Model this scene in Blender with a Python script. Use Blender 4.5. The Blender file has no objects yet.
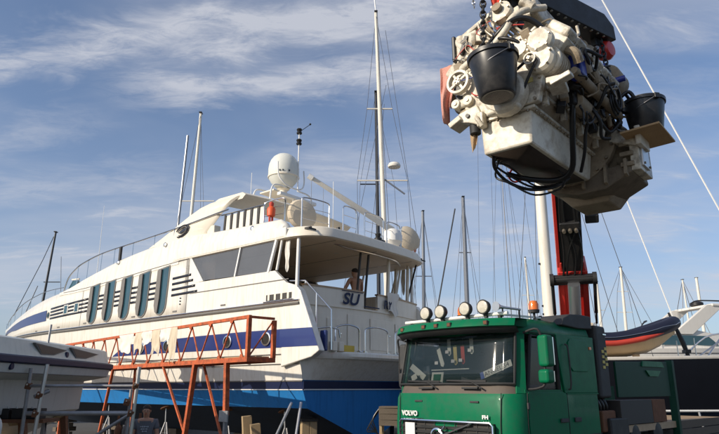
import bpy, bmesh, math, random
from mathutils import Vector, Matrix, Euler
R = math.radians
rnd = random.Random(7)
sc = bpy.context.scene
col = sc.collection

# ------------------------------------------------------------------ camera
cd = bpy.data.cameras.new('camera'); cam = bpy.data.objects.new('camera', cd); col.objects.link(cam)
cd.sensor_width = 36.0; cd.lens = 36.0 * 600 / 719.0
cam.location = (0, 0, 2.0); cam.rotation_euler = (R(90) + math.atan(171 / 600.0), 0, 0)
cd.clip_start = .05; cd.clip_end = 6000
sc.camera = cam

# ------------------------------------------------------------------ sun and sky
SUN_EL, SUN_DIR = R(25), Vector((-.86, -.51, 0)).normalized()      # towards the sun
sd = bpy.data.lights.new('sun', 'SUN'); sun = bpy.data.objects.new('sun', sd); col.objects.link(sun)
sd.energy = 4.4; sd.angle = R(.6); sd.color = (1, .885, .72)
v = Vector((SUN_DIR.x * math.cos(SUN_EL), SUN_DIR.y * math.cos(SUN_EL), math.sin(SUN_EL)))
sun.rotation_euler = v.to_track_quat('Z', 'Y').to_euler()
sun.location = (-30, -20, 30)
w = bpy.data.worlds.new('World'); sc.world = w; w.use_nodes = True
nt = w.node_tree; N = nt.nodes; L = nt.links
for n in list(N): N.remove(n)
def nd(t, **k):
    n = N.new(t)
    for a, b in k.items(): setattr(n, a, b)
    return n
out = nd('ShaderNodeOutputWorld'); bg = nd('ShaderNodeBackground'); bg.inputs[1].default_value = .135
sky = nd('ShaderNodeTexSky', sky_type='NISHITA', sun_disc=False)
sky.sun_elevation = SUN_EL; sky.sun_rotation = math.atan2(SUN_DIR.x, SUN_DIR.y) % (2 * math.pi)
sky.air_density = 1.0; sky.dust_density = 1.3; sky.ozone_density = 5.0; sky.altitude = 0
tc = nd('ShaderNodeTexCoord'); sep = nd('ShaderNodeSeparateXYZ'); L.new(tc.outputs['Generated'], sep.inputs[0])
def mth(op, a, b=None, c=None, clamp=False):
    n = nd('ShaderNodeMath', operation=op); n.use_clamp = clamp
    for i, q in enumerate((a, b, c)):
        if q is None: continue
        if isinstance(q, (int, float)): n.inputs[i].default_value = q
        else: L.new(q, n.inputs[i])
    return n.outputs[0]
zc = mth('ADD', mth('MAXIMUM', sep.outputs[2], 0.0), .12)
U = mth('DIVIDE', sep.outputs[0], zc); V = mth('DIVIDE', sep.outputs[1], zc)
cmb = nd('ShaderNodeCombineXYZ'); L.new(U, cmb.inputs[0]); L.new(V, cmb.inputs[1])
def noise(scale, detail, rough, loc=(0, 0, 0), rot=0, sca=(1, 1, 1), dist=0):
    m = nd('ShaderNodeMapping'); m.inputs['Location'].default_value = loc
    m.inputs['Rotation'].default_value = (0, 0, rot); m.inputs['Scale'].default_value = sca
    L.new(cmb.outputs[0], m.inputs[0])
    t = nd('ShaderNodeTexNoise'); t.inputs['Scale'].default_value = scale
    t.inputs['Detail'].default_value = detail; t.inputs['Roughness'].default_value = rough
    t.inputs['Distortion'].default_value = dist; L.new(m.outputs[0], t.inputs[0])
    return t.outputs[0]
def sstep(x, a, b):
    n = nd('ShaderNodeMapRange', interpolation_type='SMOOTHSTEP'); L.new(x, n.inputs[0])
    n.inputs[1].default_value = a; n.inputs[2].default_value = b; return n.outputs[0]
wisp = noise(2.4, 6, .64, (3.1, 1.7, 0), R(-14), (1, 2.6, 1), .7)
soft = noise(.8, 4, .58, (7.3, 2.2, 0), R(-8), (1, 1.5, 1), .4)
fine = noise(7.0, 6, .70, (1.3, 9.2, 0), R(24), (1, 2.2, 1), .9)
edge = noise(3.4, 5, .66, (5.5, 4.1, 0), R(-10), (1, 1.8, 1), .5)
def bank(u0, v0, u1, v1, wid, amp):          # a long bank of cirrus lying along a line on the cloud layer
    dx, dy = u1 - u0, v1 - v0; ln = math.hypot(dx, dy); dx /= ln; dy /= ln
    a = mth('ADD', mth('MULTIPLY', mth('SUBTRACT', U, u0), dx), mth('MULTIPLY', mth('SUBTRACT', V, v0), dy))
    d = mth('ADD', mth('MULTIPLY', mth('SUBTRACT', U, u0), -dy), mth('MULTIPLY', mth('SUBTRACT', V, v0), dx))
    d = mth('ADD', d, mth('MULTIPLY', mth('SUBTRACT', edge, .5), wid * 2.4))
    g = sstep(mth('ABSOLUTE', d), wid, 0.0)
    e = mth('MULTIPLY', sstep(a, -.12, .20), sstep(a, ln + .25, ln - .15))
    return mth('MULTIPLY', mth('MULTIPLY', g, e), mth('MULTIPLY', sstep(fine, .12, .68), amp))
BANKS = [(-1.1, 1.37, -.1, 1.22, .14, .72), (-.1, 1.24, .25, 1.12, .10, .6), (-.66, 1.5, .25, 1.42, .12, .70), (-1.35, 1.78, -.85, 1.64, .14, .3), (-1.5, 2.15, -.7, 2.0, .2, .25), (.5, 1.55, 1.1, 1.45, .2, .2), (-.3, 1.95, .5, 1.8, .2, .2)]
cloud = mth('MULTIPLY', mth('MULTIPLY', sstep(wisp, .50, .80), sstep(soft, .36, .58)), .52)
cloud = mth('ADD', cloud, mth('ADD', mth('MULTIPLY', sstep(soft, .34, .72), .34), .09))
cloud = mth('ADD', cloud, mth('MULTIPLY', sstep(V, 1.2, 3.2), .26))       # thin veil thickening towards the horizon
for b_ in BANKS: cloud = mth('ADD', cloud, bank(*b_))
cloud = mth('MINIMUM', cloud, .85)
mx = nd('ShaderNodeMix', data_type='RGBA'); L.new(cloud, mx.inputs[0]); L.new(sky.outputs[0], mx.inputs[6])
mx.inputs[7].default_value = (4.5, 4.65, 5.15, 1)
L.new(mx.outputs[2], bg.inputs[0]); L.new(bg.outputs[0], out.inputs[0])
vs = sc.view_settings; vs.view_transform = 'Standard'; vs.look = 'None'; vs.gamma = 1; vs.exposure = 0
vs.use_curve_mapping = False

# ------------------------------------------------------------------ materials
MATS = {}
def mat(name, c, rough=.5, metal=0, var=.12, scale=3.0, bump=0, bscale=60, coat=0, spec=.5, dirt=0, dirtc=(.12, .085, .05),
        streak=False, trans=0, alpha=1, emit=None, dscale=5.0, dlo=.5):
    m = bpy.data.materials.new(name); m.use_nodes = True; t = m.node_tree; n = t.nodes; l = t.links
    p = n['Principled BSDF']
    p.inputs['Roughness'].default_value = rough; p.inputs['Metallic'].default_value = metal
    p.inputs['Specular IOR Level'].default_value = spec
    p.inputs['Coat Weight'].default_value = coat; p.inputs['Coat Roughness'].default_value = .06
    if trans: p.inputs['Transmission Weight'].default_value = trans
    if alpha < 1: p.inputs['Alpha'].default_value = alpha
    if emit: p.inputs['Emission Color'].default_value = (*emit[0], 1); p.inputs['Emission Strength'].default_value = emit[1]
    co = n.new('ShaderNodeTexCoord'); no = n.new('ShaderNodeTexNoise'); no.inputs['Scale'].default_value = scale
    no.inputs['Detail'].default_value = 6; no.inputs['Roughness'].default_value = .6; l.new(co.outputs['Object'], no.inputs[0])
    mr = n.new('ShaderNodeMix'); mr.data_type = 'RGBA'; l.new(no.outputs[0], mr.inputs[0])
    mr.inputs[6].default_value = (*[q * (1 - var) for q in c], 1); mr.inputs[7].default_value = (*[min(1, q * (1 + var)) for q in c], 1)
    src = mr.outputs[2]
    if dirt:
        mp = n.new('ShaderNodeMapping'); mp.inputs['Scale'].default_value = (4, 4, .45) if streak else (1, 1, 1)
        l.new(co.outputs['Object'], mp.inputs[0])
        d = n.new('ShaderNodeTexNoise'); d.inputs['Scale'].default_value = 2.0 if streak else dscale; d.inputs['Detail'].default_value = 8
        d.inputs['Roughness'].default_value = .7; l.new(mp.outputs[0], d.inputs[0])
        rp = n.new('ShaderNodeMapRange'); l.new(d.outputs[0], rp.inputs[0]); rp.inputs[1].default_value = dlo; rp.inputs[2].default_value = dlo + .24
        rp.inputs[4].default_value = dirt
        m2 = n.new('ShaderNodeMix'); m2.data_type = 'RGBA'; l.new(rp.outputs[0], m2.inputs[0]); l.new(src, m2.inputs[6])
        m2.inputs[7].default_value = (*dirtc, 1); src = m2.outputs[2]
        ro = n.new('ShaderNodeMapRange'); l.new(d.outputs[0], ro.inputs[0]); ro.inputs[1].default_value = .3; ro.inputs[2].default_value = .75
        ro.inputs[3].default_value = rough; ro.inputs[4].default_value = min(1, rough + .25); l.new(ro.outputs[0], p.inputs['Roughness'])
    l.new(src, p.inputs['Base Color'])
    if bump:
        b = n.new('ShaderNodeTexNoise'); b.inputs['Scale'].default_value = bscale; b.inputs['Detail'].default_value = 4
        l.new(co.outputs['Object'], b.inputs[0]); bn = n.new('ShaderNodeBump'); bn.inputs['Strength'].default_value = bump
        bn.inputs['Distance'].default_value = .02; l.new(b.outputs[0], bn.inputs['Height']); l.new(bn.outputs[0], p.inputs['Normal'])
    MATS[name] = m; return m
mat('gelcoat', (.78, .75, .68), .25, var=.06, scale=.7, coat=.4, dirt=.42, dirtc=(.44, .36, .25), streak=True, dlo=.46)
mat('fascia', (.75, .69, .58), .35, var=.05, scale=1, dirt=.22, dirtc=(.4, .33, .24), streak=True)
mat('ceiling_cream', (.78, .66, .50), .5, var=.12, scale=1.2)
mat('royal_blue', (.012, .030, .155), .3, var=.15, scale=1, coat=.2)
mat('navy', (.004, .012, .055), .5, var=.2, spec=.3)
mat('antifoul', (.008, .18, .50), .6, var=.18, scale=1.5, dirt=.35, dirtc=(.02, .05, .1), streak=True)
mat('bottom_dark', (.008, .026, .062), .75, var=.3, scale=1.5)
mat('stripe_dark', (.018, .02, .03), .3)
mat('grey_rubber', (.16, .15, .14), .6, var=.2, scale=6)
mat('window_glass', (.022, .07, .095), .05, var=.4, scale=1.5, spec=.9, bump=.05, bscale=3)
mat('cabin_dark', (.03, .027, .025), .6)
mat('teak', (.40, .28, .17), .55, var=.3, scale=8)
mat('stainless', (.62, .62, .62), .22, 1, var=.1, scale=9)
mat('aluminium', (.55, .55, .55), .38, 1, var=.12, scale=6)
mat('dull_pane', (.06, .055, .05), .4, spec=.25)
mat('mast_white', (.72, .68, .60), .4, var=.08, scale=1.2, dirt=.3, dirtc=(.3, .25, .18), streak=True)
mat('mast_black', (.015, .016, .02), .35)
mat('mast_grey', (.23, .24, .26), .4, .6)
mat('wire', (.20, .20, .21), .4, .7)
mat('wire_white', (.78, .78, .76), .45)
mat('dome_white', (.66, .67, .62), .42, var=.04, scale=2, dirt=.12, dirtc=(.4, .36, .3), streak=True)
mat('canvas_cream', (.62, .53, .40), .85, var=.12, scale=4, bump=.3, bscale=25)
mat('canvas_white', (.72, .69, .63), .85, var=.1, scale=4, bump=.4, bscale=14)
mat('orange_plastic', (.72, .10, .025), .5)
mat('black', (.012, .012, .013), .45, var=.25, scale=8)
mat('rubber', (.017, .017, .018), .65, var=.3, scale=12)
mat('hose', (.010, .010, .011), .38, var=.3, scale=20)
mat('truss_orange', (.52, .105, .028), .6, var=.25, scale=5, dirt=.75, dirtc=(.13, .045, .025), dscale=9, dlo=.43)
mat('grey_gelcoat', (.56, .58, .55), .3, var=.06, scale=.8, dirt=.3, dirtc=(.3, .28, .24), streak=True)
mat('scaffold', (.33, .33, .34), .45, .75, var=.25, scale=12, dirt=.4, dirtc=(.16, .13, .1))
mat('timber', (.40, .29, .165), .8, var=.25, scale=10, bump=.4, dirt=.3, dirtc=(.2, .13, .07))
mat('rust', (.16, .07, .035), .85, var=.4, scale=10, bump=.5)
mat('board_grey', (.12, .095, .07), .85, var=.25, scale=6, bump=.3)
mat('plywood', (.46, .30, .15), .75, var=.18, scale=5, bump=.2)
mat('green', (.003, .140, .062), .28, var=.10, scale=1.2, coat=.06, spec=.12, dirt=.45, dirtc=(.04, .095, .065), dscale=6, dlo=.46)
mat('plastic_dark', (.035, .036, .037), .55, var=.2, scale=5, dirt=.3, dirtc=(.12, .1, .085))
mat('plastic_brown', (.10, .078, .062), .6, var=.2, scale=5, dirt=.35, dirtc=(.2, .16, .12))
mat('chrome', (.8, .8, .8), .12, 1, var=.05)
mat('rod_chrome', (.86, .88, .90), .38, 1, var=.04)
mat('lamp_lens', (.55, .51, .43), .15, var=.3, scale=20, coat=.5)
mat('amber', (.75, .17, .02), .25, var=.1, coat=.4)
mat('white_paint', (.78, .77, .74), .4, var=.05)
mat('paper', (.74, .77, .68), .7, var=.05)
mat('eu_blue', (.03, .10, .46), .5)
mat('pennant_red', (.55, .07, .045), .8)
mat('pennant_yellow', (.62, .52, .18), .8)
mat('seat_grey', (.10, .105, .12), .85, bump=.3)
mat('crane_red', (.56, .030, .022), .32, var=.15, scale=3, coat=.3, dirt=.3, dirtc=(.12, .03, .02))
mat('crane_black', (.014, .014, .015), .45, var=.3, scale=4, dirt=.3, dirtc=(.05, .04, .035))
mat('engine_cream', (.68, .62, .50), .38, var=.16, scale=7, coat=.15, bump=.15, bscale=40, dirt=.85, dirtc=(.10, .07, .045), dscale=9, dlo=.43)
mat('engine_pan', (.70, .65, .54), .38, var=.10, scale=3, coat=.15, bump=.10, bscale=40, dirt=.7, dscale=7, dlo=.47, dirtc=(.28, .19, .11))
mat('green_shaded', (.004, .045, .026), .5, var=.2, scale=3, spec=.2)  # lorry green darkened in the colour itself, standing in for shade on the bed
mat('engine_grime', (.17, .135, .095), .6, var=.35, scale=6, bump=.2, dirt=.6, dirtc=(.05, .035, .025))
mat('engine_sole_shade', (.045, .034, .027), .5, var=.35, scale=6, spec=.3)  # near-black brown that paints in the shade under the oil pan
mat('engine_dirty', (.30, .24, .165), .6, var=.3, scale=7, bump=.25, bscale=40, dirt=.7, dirtc=(.08, .05, .03))
mat('filter_blue', (.018, .035, .26), .35, var=.12)
mat('bolt_steel', (.36, .31, .24), .45, .8, var=.3)
mat('bucket_black', (.014, .014, .016), .27, var=.35, scale=9, dirt=.4, dirtc=(.09, .08, .07))
mat('cement', (.34, .30, .26), .9, var=.35, scale=14, bump=.5)
mat('rag_pink', (.60, .29, .23), .9, var=.22, scale=9, bump=.4)
mat('rag_tan', (.42, .29, .17), .9, var=.25, scale=9, bump=.4)
mat('red_strap', (.55, .045, .02), .75, var=.25, scale=20)
mat('rib_navy', (.009, .011, .028), .5, var=.15)
mat('rib_red', (.50, .05, .03), .5, var=.15)
mat('rib_cream', (.60, .44, .25), .35, var=.08, dirt=.3, dirtc=(.35, .25, .14), streak=True)
mat('hull_navy', (.006, .007, .011), .35, var=.2, spec=.2)
mat('hull_white', (.76, .72, .65), .3, var=.05, dirt=.2, dirtc=(.42, .35, .25), streak=True)
mat('skin', (.46, .25, .16), .55, var=.1, scale=8)
mat('hair', (.025, .018, .013), .7, var=.3, scale=40)
mat('shirt_grey', (.13, .14, .16), .9, var=.15, bump=.3, bscale=25)
mat('jeans', (.035, .05, .09), .9, var=.2, bump=.3)
mat('print_pale', (.42, .46, .52), .9)
mat('tarp_blue', (.02, .13, .38), .45, var=.2, bump=.6, bscale=8)
mat('yellow_plastic', (.66, .47, .06), .5, var=.1)
mat('red_plastic', (.5, .04, .03), .4)
mat('eye_white', (.10, .07, .05), .3)
def glassy(name, tint, alpha, rough=.04, spec=.6):        # pane that lets part of the light through
    m = bpy.data.materials.new(name); m.use_nodes = True; t = m.node_tree; n = t.nodes; l = t.links
    p = n['Principled BSDF']; p.inputs['Base Color'].default_value = (*tint, 1); p.inputs['Roughness'].default_value = rough
    p.inputs['Specular IOR Level'].default_value = spec
    co = n.new('ShaderNodeTexCoord'); no = n.new('ShaderNodeTexNoise'); no.inputs['Scale'].default_value = 1.6; no.inputs['Detail'].default_value = 5
    l.new(co.outputs['Object'], no.inputs[0]); mr = n.new('ShaderNodeMapRange'); l.new(no.outputs[0], mr.inputs[0])
    mr.inputs[1].default_value = .3; mr.inputs[2].default_value = .7; mr.inputs[3].default_value = alpha - .06; mr.inputs[4].default_value = alpha + .06
    l.new(mr.outputs[0], p.inputs['Alpha']); MATS[name] = m
glassy('windscreen', (.02, .035, .038), .38, .03)
glassy('vinyl', (.16, .17, .19), .56, .16)
glassy('side_glass', (.015, .02, .02), .62, .04)

# ------------------------------------------------------------------ mesh helpers
class MB:
    def __init__(s): s.v = []; s.f = []
    def add(s, vs_, fs):
        o = len(s.v); s.v += [tuple(q) for q in vs_]; s.f += [tuple(i + o for i in f) for f in fs]; return s
    def box(s, c, d, rot=None):
        x, y, z = [q / 2 for q in d]; m = Matrix.Identity(3)
        if rot is not None: m = Euler(rot).to_matrix() if not isinstance(rot, Matrix) else rot
        c = Vector(c)
        P = [c + m @ Vector(q) for q in ((-x,-y,-z),(x,-y,-z),(x,y,-z),(-x,y,-z),(-x,-y,z),(x,-y,z),(x,y,z),(-x,y,z))]
        return s.add(P, [(3,2,1,0),(4,5,6,7),(0,1,5,4),(1,2,6,5),(2,3,7,6),(3,0,4,7)])
    def frame(s, d):
        d = Vector(d).normalized(); a = Vector((0,0,1)) if abs(d.z) < .9 else Vector((1,0,0))
        x = d.cross(a).normalized(); return x, d.cross(x).normalized()
    def bar(s, p0, p1, wd, ht=None, up=(0,0,1)):      # rectangular bar
        ht = ht or wd; p0 = Vector(p0); p1 = Vector(p1); d = (p1 - p0).normalized(); u = Vector(up)
        if abs(d.dot(u)) > .95: u = Vector((0,1,0)) if abs(d.y) < .9 else Vector((1,0,0))
        x = d.cross(u).normalized() * wd / 2; y = x.cross(d).normalized() * ht / 2
        P = [p + a * x + b * y for p in (p0, p1) for a, b in ((-1,-1),(1,-1),(1,1),(-1,1))]
        return s.add(P, [(3,2,1,0),(4,5,6,7),(0,1,5,4),(1,2,6,5),(2,3,7,6),(3,0,4,7)])
    def cyl(s, p0, p1, r, r1=None, n=12):
        r1 = r if r1 is None else r1; p0 = Vector(p0); p1 = Vector(p1); x, y = s.frame(p1 - p0); P = []
        for p, q in ((p0, r), (p1, r1)):
            for i in range(n): a = 2 * math.pi * i / n; P.append(p + x * math.cos(a) * q + y * math.sin(a) * q)
        F = [(i, (i+1) % n, n + (i+1) % n, n + i) for i in range(n)] + [tuple(range(n))[::-1], tuple(range(n, 2*n))]
        return s.add(P, F)
    def tube(s, pts, r, n=8, closed=False):
        pts = [Vector(p) for p in pts]; k = len(pts); P = []; px = None
        rs = r if isinstance(r, (list, tuple)) else [r] * k
        for i, p in enumerate(pts):
            a = pts[i-1] if (i or closed) else p; b = pts[(i+1) % k] if (i < k-1 or closed) else p
            d = (b - a).normalized()
            if px is None: x, y = s.frame(d)
            else:
                x = (px - d * px.dot(d))
                x = x.normalized() if x.length > 1e-5 else s.frame(d)[0]
                y = d.cross(x)
            px = x
            for j in range(n): q = 2 * math.pi * j / n; P.append(p + (x * math.cos(q) + y * math.sin(q)) * rs[i])
        F = []
        for i in range(k if closed else k - 1):
            i2 = (i + 1) % k
            for j in range(n): F.append((i*n+j, i*n+(j+1) % n, i2*n+(j+1) % n, i2*n+j))
        if not closed: F += [tuple(range(n))[::-1], tuple(range((k-1)*n, k*n))]
        return s.add(P, F)
    def lathe(s, prof, c=(0,0,0), axis=(0,0,1), n=24, caps=True):
        c = Vector(c); z = Vector(axis).normalized(); x, y = s.frame(z); P = []; k = len(prof)
        for r, h_ in prof:
            for j in range(n): a = 2*math.pi*j/n; P.append(c + z*h_ + (x*math.cos(a) + y*math.sin(a))*r)
        F = [(i*n+j, i*n+(j+1) % n, (i+1)*n+(j+1) % n, (i+1)*n+j) for i in range(k-1) for j in range(n)]
        if caps and prof[0][0] > 1e-4: F.append(tuple(range(n))[::-1])
        if caps and prof[-1][0] > 1e-4: F.append(tuple(range((k-1)*n, k*n)))
        return s.add(P, F)
    def sph(s, c, r, nu=16, nv=10, rot=None):
        r = r if isinstance(r, (list, tuple)) else (r, r, r); c = Vector(c); m = Euler(rot).to_matrix() if rot else Matrix.Identity(3); P = []
        for i in range(nv + 1):
            t = math.pi * i / nv
            for j in range(nu):
                a = 2*math.pi*j/nu; P.append(c + m @ Vector((r[0]*math.sin(t)*math.cos(a), r[1]*math.sin(t)*math.sin(a), r[2]*math.cos(t))))
        F = [(i*nu+j, i*nu+(j+1) % nu, (i+1)*nu+(j+1) % nu, (i+1)*nu+j) for i in range(nv) for j in range(nu)]
        return s.add(P, F)
    def loft(s, rings, closed=True, cap0=False, cap1=False):
        n = len(rings[0]); k = len(rings); P = [q for r_ in rings for q in r_]
        F = [(i*n+j, i*n+(j+1) % n, (i+1)*n+(j+1) % n, (i+1)*n+j) for i in range(k-1) for j in range(n if closed else n-1)]
        if cap0: F.append(tuple(range(n))[::-1])
        if cap1: F.append(tuple(range((k-1)*n, k*n)))
        return s.add(P, F)
    def prism(s, poly, o, ax, ay, d):       # polygon (a,b) in the plane o + a*ax + b*ay, thickened by the vector d
        o, ax, ay, d = Vector(o), Vector(ax), Vector(ay), Vector(d); n = len(poly)
        P = [o + ax*a + ay*b for a, b in poly] + [o + ax*a + ay*b + d for a, b in poly]
        F = [tuple(range(n))[::-1], tuple(range(n, 2*n))] + [(i, (i+1) % n, n + (i+1) % n, n + i) for i in range(n)]
        return s.add(P, F)
    def build(s, name, m, parent=None, smooth=35, bevel=0, seg=2, solid=0, sub=0):
        me = bpy.data.meshes.new(name); me.from_pydata(s.v, [], s.f)
        bm = bmesh.new(); bm.from_mesh(me); bmesh.ops.remove_doubles(bm, verts=bm.verts, dist=1e-5)
        bmesh.ops.recalc_face_normals(bm, faces=bm.faces); bm.to_mesh(me); bm.free()
        me.materials.append(MATS[m])
        if smooth:
            me.polygons.foreach_set('use_smooth', [True] * len(me.polygons)); me.set_sharp_from_angle(angle=R(smooth))
        o = bpy.data.objects.new(name, me); col.objects.link(o)
        if parent: o.parent = parent
        if solid: k = o.modifiers.new('solid', 'SOLIDIFY'); k.thickness = solid; k.offset = -1
        if sub: k = o.modifiers.new('sub', 'SUBSURF'); k.levels = sub; k.render_levels = sub
        if bevel:
            k = o.modifiers.new('bevel', 'BEVEL'); k.width = bevel; k.segments = seg; k.limit_method = 'ANGLE'; k.angle_limit = R(40)
            k.harden_normals = True
        return o
def tag(o, label, cat, group=None, kind=None):
    if label: o['label'] = label
    if cat: o['category'] = cat
    if group: o['group'] = group
    if kind: o['kind'] = kind
    return o
def empty(name, loc=(0,0,0), rz=0, rot=None):
    o = bpy.data.objects.new(name, None); col.objects.link(o); o.location = loc
    o.rotation_euler = rot if rot else (0, 0, rz); o.empty_display_size = .3; return o
def thing(name, label, cat, loc=(0,0,0), rz=0, group=None, rot=None): return tag(empty(name, loc, rz, rot), label, cat, group)
def dup(o, parent=None):
    c = o.copy(); col.objects.link(c); c.parent = parent
    for ch in list(o.children): dup(ch, c)
    return c
def text(name, body, size, m, parent, mtx, ext=.003, shear=0, bold=0, sx=1.0):
    cu = bpy.data.curves.new(name, 'FONT'); cu.body = body; cu.size = size; cu.extrude = ext; cu.shear = shear; cu.offset = bold
    cu.align_x = 'LEFT'; t = bpy.data.objects.new(name, cu); me = bpy.data.meshes.new_from_object(t)
    bpy.data.objects.remove(t); bpy.data.curves.remove(cu)
    me.transform(Matrix.Diagonal((sx, 1, 1, 1))); me.transform(mtx); me.materials.clear(); me.materials.append(MATS[m])
    o = bpy.data.objects.new(name, me); col.objects.link(o); o.parent = parent; return o
def basis(o, ax, ay):
    ax = Vector(ax).normalized(); ay = Vector(ay).normalized(); az = ax.cross(ay)
    m = Matrix.Identity(4)
    for i in range(3): m[i][0] = ax[i]; m[i][1] = ay[i]; m[i][2] = az[i]; m[i][3] = o[i]
    return m
def interp(tab, x):
    if x <= tab[0][0]: return tab[0][1]
    for (a, p), (b, q) in zip(tab, tab[1:]):
        if x <= b: return p + (q - p) * (x - a) / (b - a)
    return tab[-1][1]
def smooth_path(pts, k=6):
    P = [Vector(p) for p in pts]; o = []
    for i in range(len(P) - 1):
        a = P[max(0, i-1)]; b = P[i]; c = P[i+1]; d = P[min(len(P)-1, i+2)]
        for j in range(k):
            t = j / k
            o.append(.5 * ((2*b) + (c - a)*t + (2*a - 5*b + 4*c - d)*t*t + (3*b - a - 3*c + d)*t**3))
    o.append(P[-1]); return o
def cloth(name, m, parent, o, ax, ay, wd, ht, nx=8, ny=12, amp=.05, seed=1, taper=0, th=.006):
    r_ = random.Random(seed); o, ax, ay = Vector(o), Vector(ax).normalized(), Vector(ay).normalized(); az = ax.cross(ay)
    ph = [r_.uniform(0, 6.3) for _ in range(6)]; rows = []
    for j in range(ny + 1):
        t = j / ny; row = []
        for i in range(nx + 1):
            q = i / nx
            ww = wd * (1 - taper * t) * (1 + .12*math.sin(5*t + ph[0]))
            off = amp * (.3 + t) * (math.sin(9*q + 3*t + ph[1]) + .6*math.sin(17*q - 4*t + ph[2]) + .5*math.sin(7*t + ph[3]))
            hh = ht * (1 + .16*math.sin(6*q + ph[4]) + .08*math.sin(15*q + ph[5]))
            row.append(o + ax*((q - .5)*ww + .04*math.sin(6*t + ph[0])*wd) + ay*(t*hh) + az*off)
        rows.append(row)
    b = MB().loft(rows, closed=False); return b.build(name, m, parent, smooth=80, solid=th, sub=1)

# ------------------------------------------------------------------ ground
g = MB()
n = 60
def gh(x, y): return -.02 + .02 * math.sin(x * .7) * math.cos(y * .5)
xs = [-3000, -800, -200, -80] + [-40 + 2*i for i in range(41)] + [80, 200, 800, 3000]
ys = [-3000, -800, -200, -60] + [-10 + 2*i for i in range(41)] + [110, 200, 800, 3000]
g.loft([[(x, y, gh(x, y) if abs(x) < 60 and abs(y) < 90 else -.02) for x in xs] for y in ys], closed=False)
mat('yard_gravel', (.075, .07, .062), .92, var=.3, scale=.8, bump=.5, bscale=30, dirt=.5, dirtc=(.04, .036, .03))
gr = g.build('ground', 'yard_gravel', smooth=60); tag(gr, 'pale compacted gravel ground of the boatyard', None, kind='structure')

# ------------------------------------------------------------------ motor yacht  (x starboard, y forward from the transom, z up)
Y_ = thing('motor_yacht', 'large white motor yacht with royal blue band, propped up ashore', 'yacht', (.26, 17.18, 0), R(51))
def bm_(s, B, S, p=2.4): return B * max(0.0, 1 - max(0.0, (s - 9) / (S - 9)) ** p)
US = [0, .03, .07, .12, .18, .24, .3, .36, .42, .48, .54, .6, .65, .7, .75, .8, .84, .88, .915, .945, .97, .985, .995, 1]
TOPZ = [(0, 5.82), (4.7, 5.82), (6.3, 5.77), (8.7, 5.65), (10.7, 5.56), (12.5, 5.55), (13.1, 5.58), (14.8, 5.46), (16.7, 5.27), (18.3, 5.06), (20.9, 4.80), (25, 4.86)]
LEV = {  # name: (B, S, p, z(s))
 'keel':  (.10, 20.6, 2.0, lambda s: .62 + max(0, (s - 15)) ** 2 * .03),
 'chine': (2.42, 21.6, 1.9, lambda s: 1.52 + max(0, (s - 13)) ** 2 * .009),
 'wl':    (2.60, 22.6, 2.0, lambda s: 1.96 + max(0, (s - 13)) ** 2 * .003),
 'boot':  (2.62, 22.8, 2.0, lambda s: 2.17 + max(0, (s - 13)) ** 2 * .003),
 'mid':   (2.74, 23.5, 2.2, lambda s: 2.92 + max(0, (s - 13)) ** 2 * .002),
 'rub':   (2.80, 24.3, 2.4, lambda s: 4.05 + max(0, (s - 12)) * .014),
 'top':   (2.80, 24.9, 2.4, lambda s: interp(TOPZ, s))}
def lv(nm, u, s0=0.0):
    B, S, p, z = LEV[nm]; s = s0 + u * (S - s0); return (bm_(s, B, S, p), s, z(s))
def skin(levels, name, m, s0=0.0, us=US, both=True, sub=1, **k):
    b = MB()
    for sg in ((-1, 1) if both else (-1,)):
        rows = []
        for i, nm in enumerate(levels):
            row = [lv(nm, u, s0) for u in us]; rows.append([(sg * q[0], q[1], q[2]) for q in row])
        b.loft(rows, closed=False)
    return b.build(name, m, Y_, **k)
skin(['keel', 'chine'], 'hull_bottom', 'bottom_dark')
skin(['chine', 'wl'], 'antifouling', 'antifoul')
skin(['wl', 'boot'], 'boot_stripe', 'navy')
hull = skin(['boot', 'mid', 'rub'], 'hull', 'gelcoat')
# thin white waterline, two fine spray lines
def line(nm_, dz, r_, m, name, off=.004, s1=1.0):
    for sg in (-1, 1):
        pts = []
        for u in US:
            if u > s1: break
            a = lv(nm_, u); pts.append((sg * (a[0] + off), a[1], a[2] + dz))
        MB().tube(pts, r_, 6).build(name, m, Y_)
line('wl', 0, .014, 'white_paint', 'waterline_stripe')
line('boot', .0, .02, 'grey_rubber', 'chine_rail', .0)
line('mid', -.10, .014, 'grey_rubber', 'spray_rail', 0)
line('mid', -.34, .012, 'grey_rubber', 'spray_rail', -.035)
line('rub', 0, .038, 'grey_rubber', 'rubbing_strake', .02)
line('rub', .075, .025, 'stainless', 'strake_rail', .012)
# transom below the platform
b = MB(); ring = [lv(q, 0) for q in ('keel', 'chine', 'wl', 'boot', 'mid')]
b.loft([[(-q[0], 0, q[2]) for q in ring], [(q[0], 0, q[2]) for q in ring]], closed=False)
b.build('transom_bottom', 'antifoul', Y_)
b = MB(); b.box((0, -.012, 2.07), (5.2, .03, .2)); b.build('transom_boot_stripe', 'navy', Y_)
b = MB(); b.box((0, -.016, 1.965), (5.15, .03, .024)); b.build('transom_waterline', 'white_paint', Y_)
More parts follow.
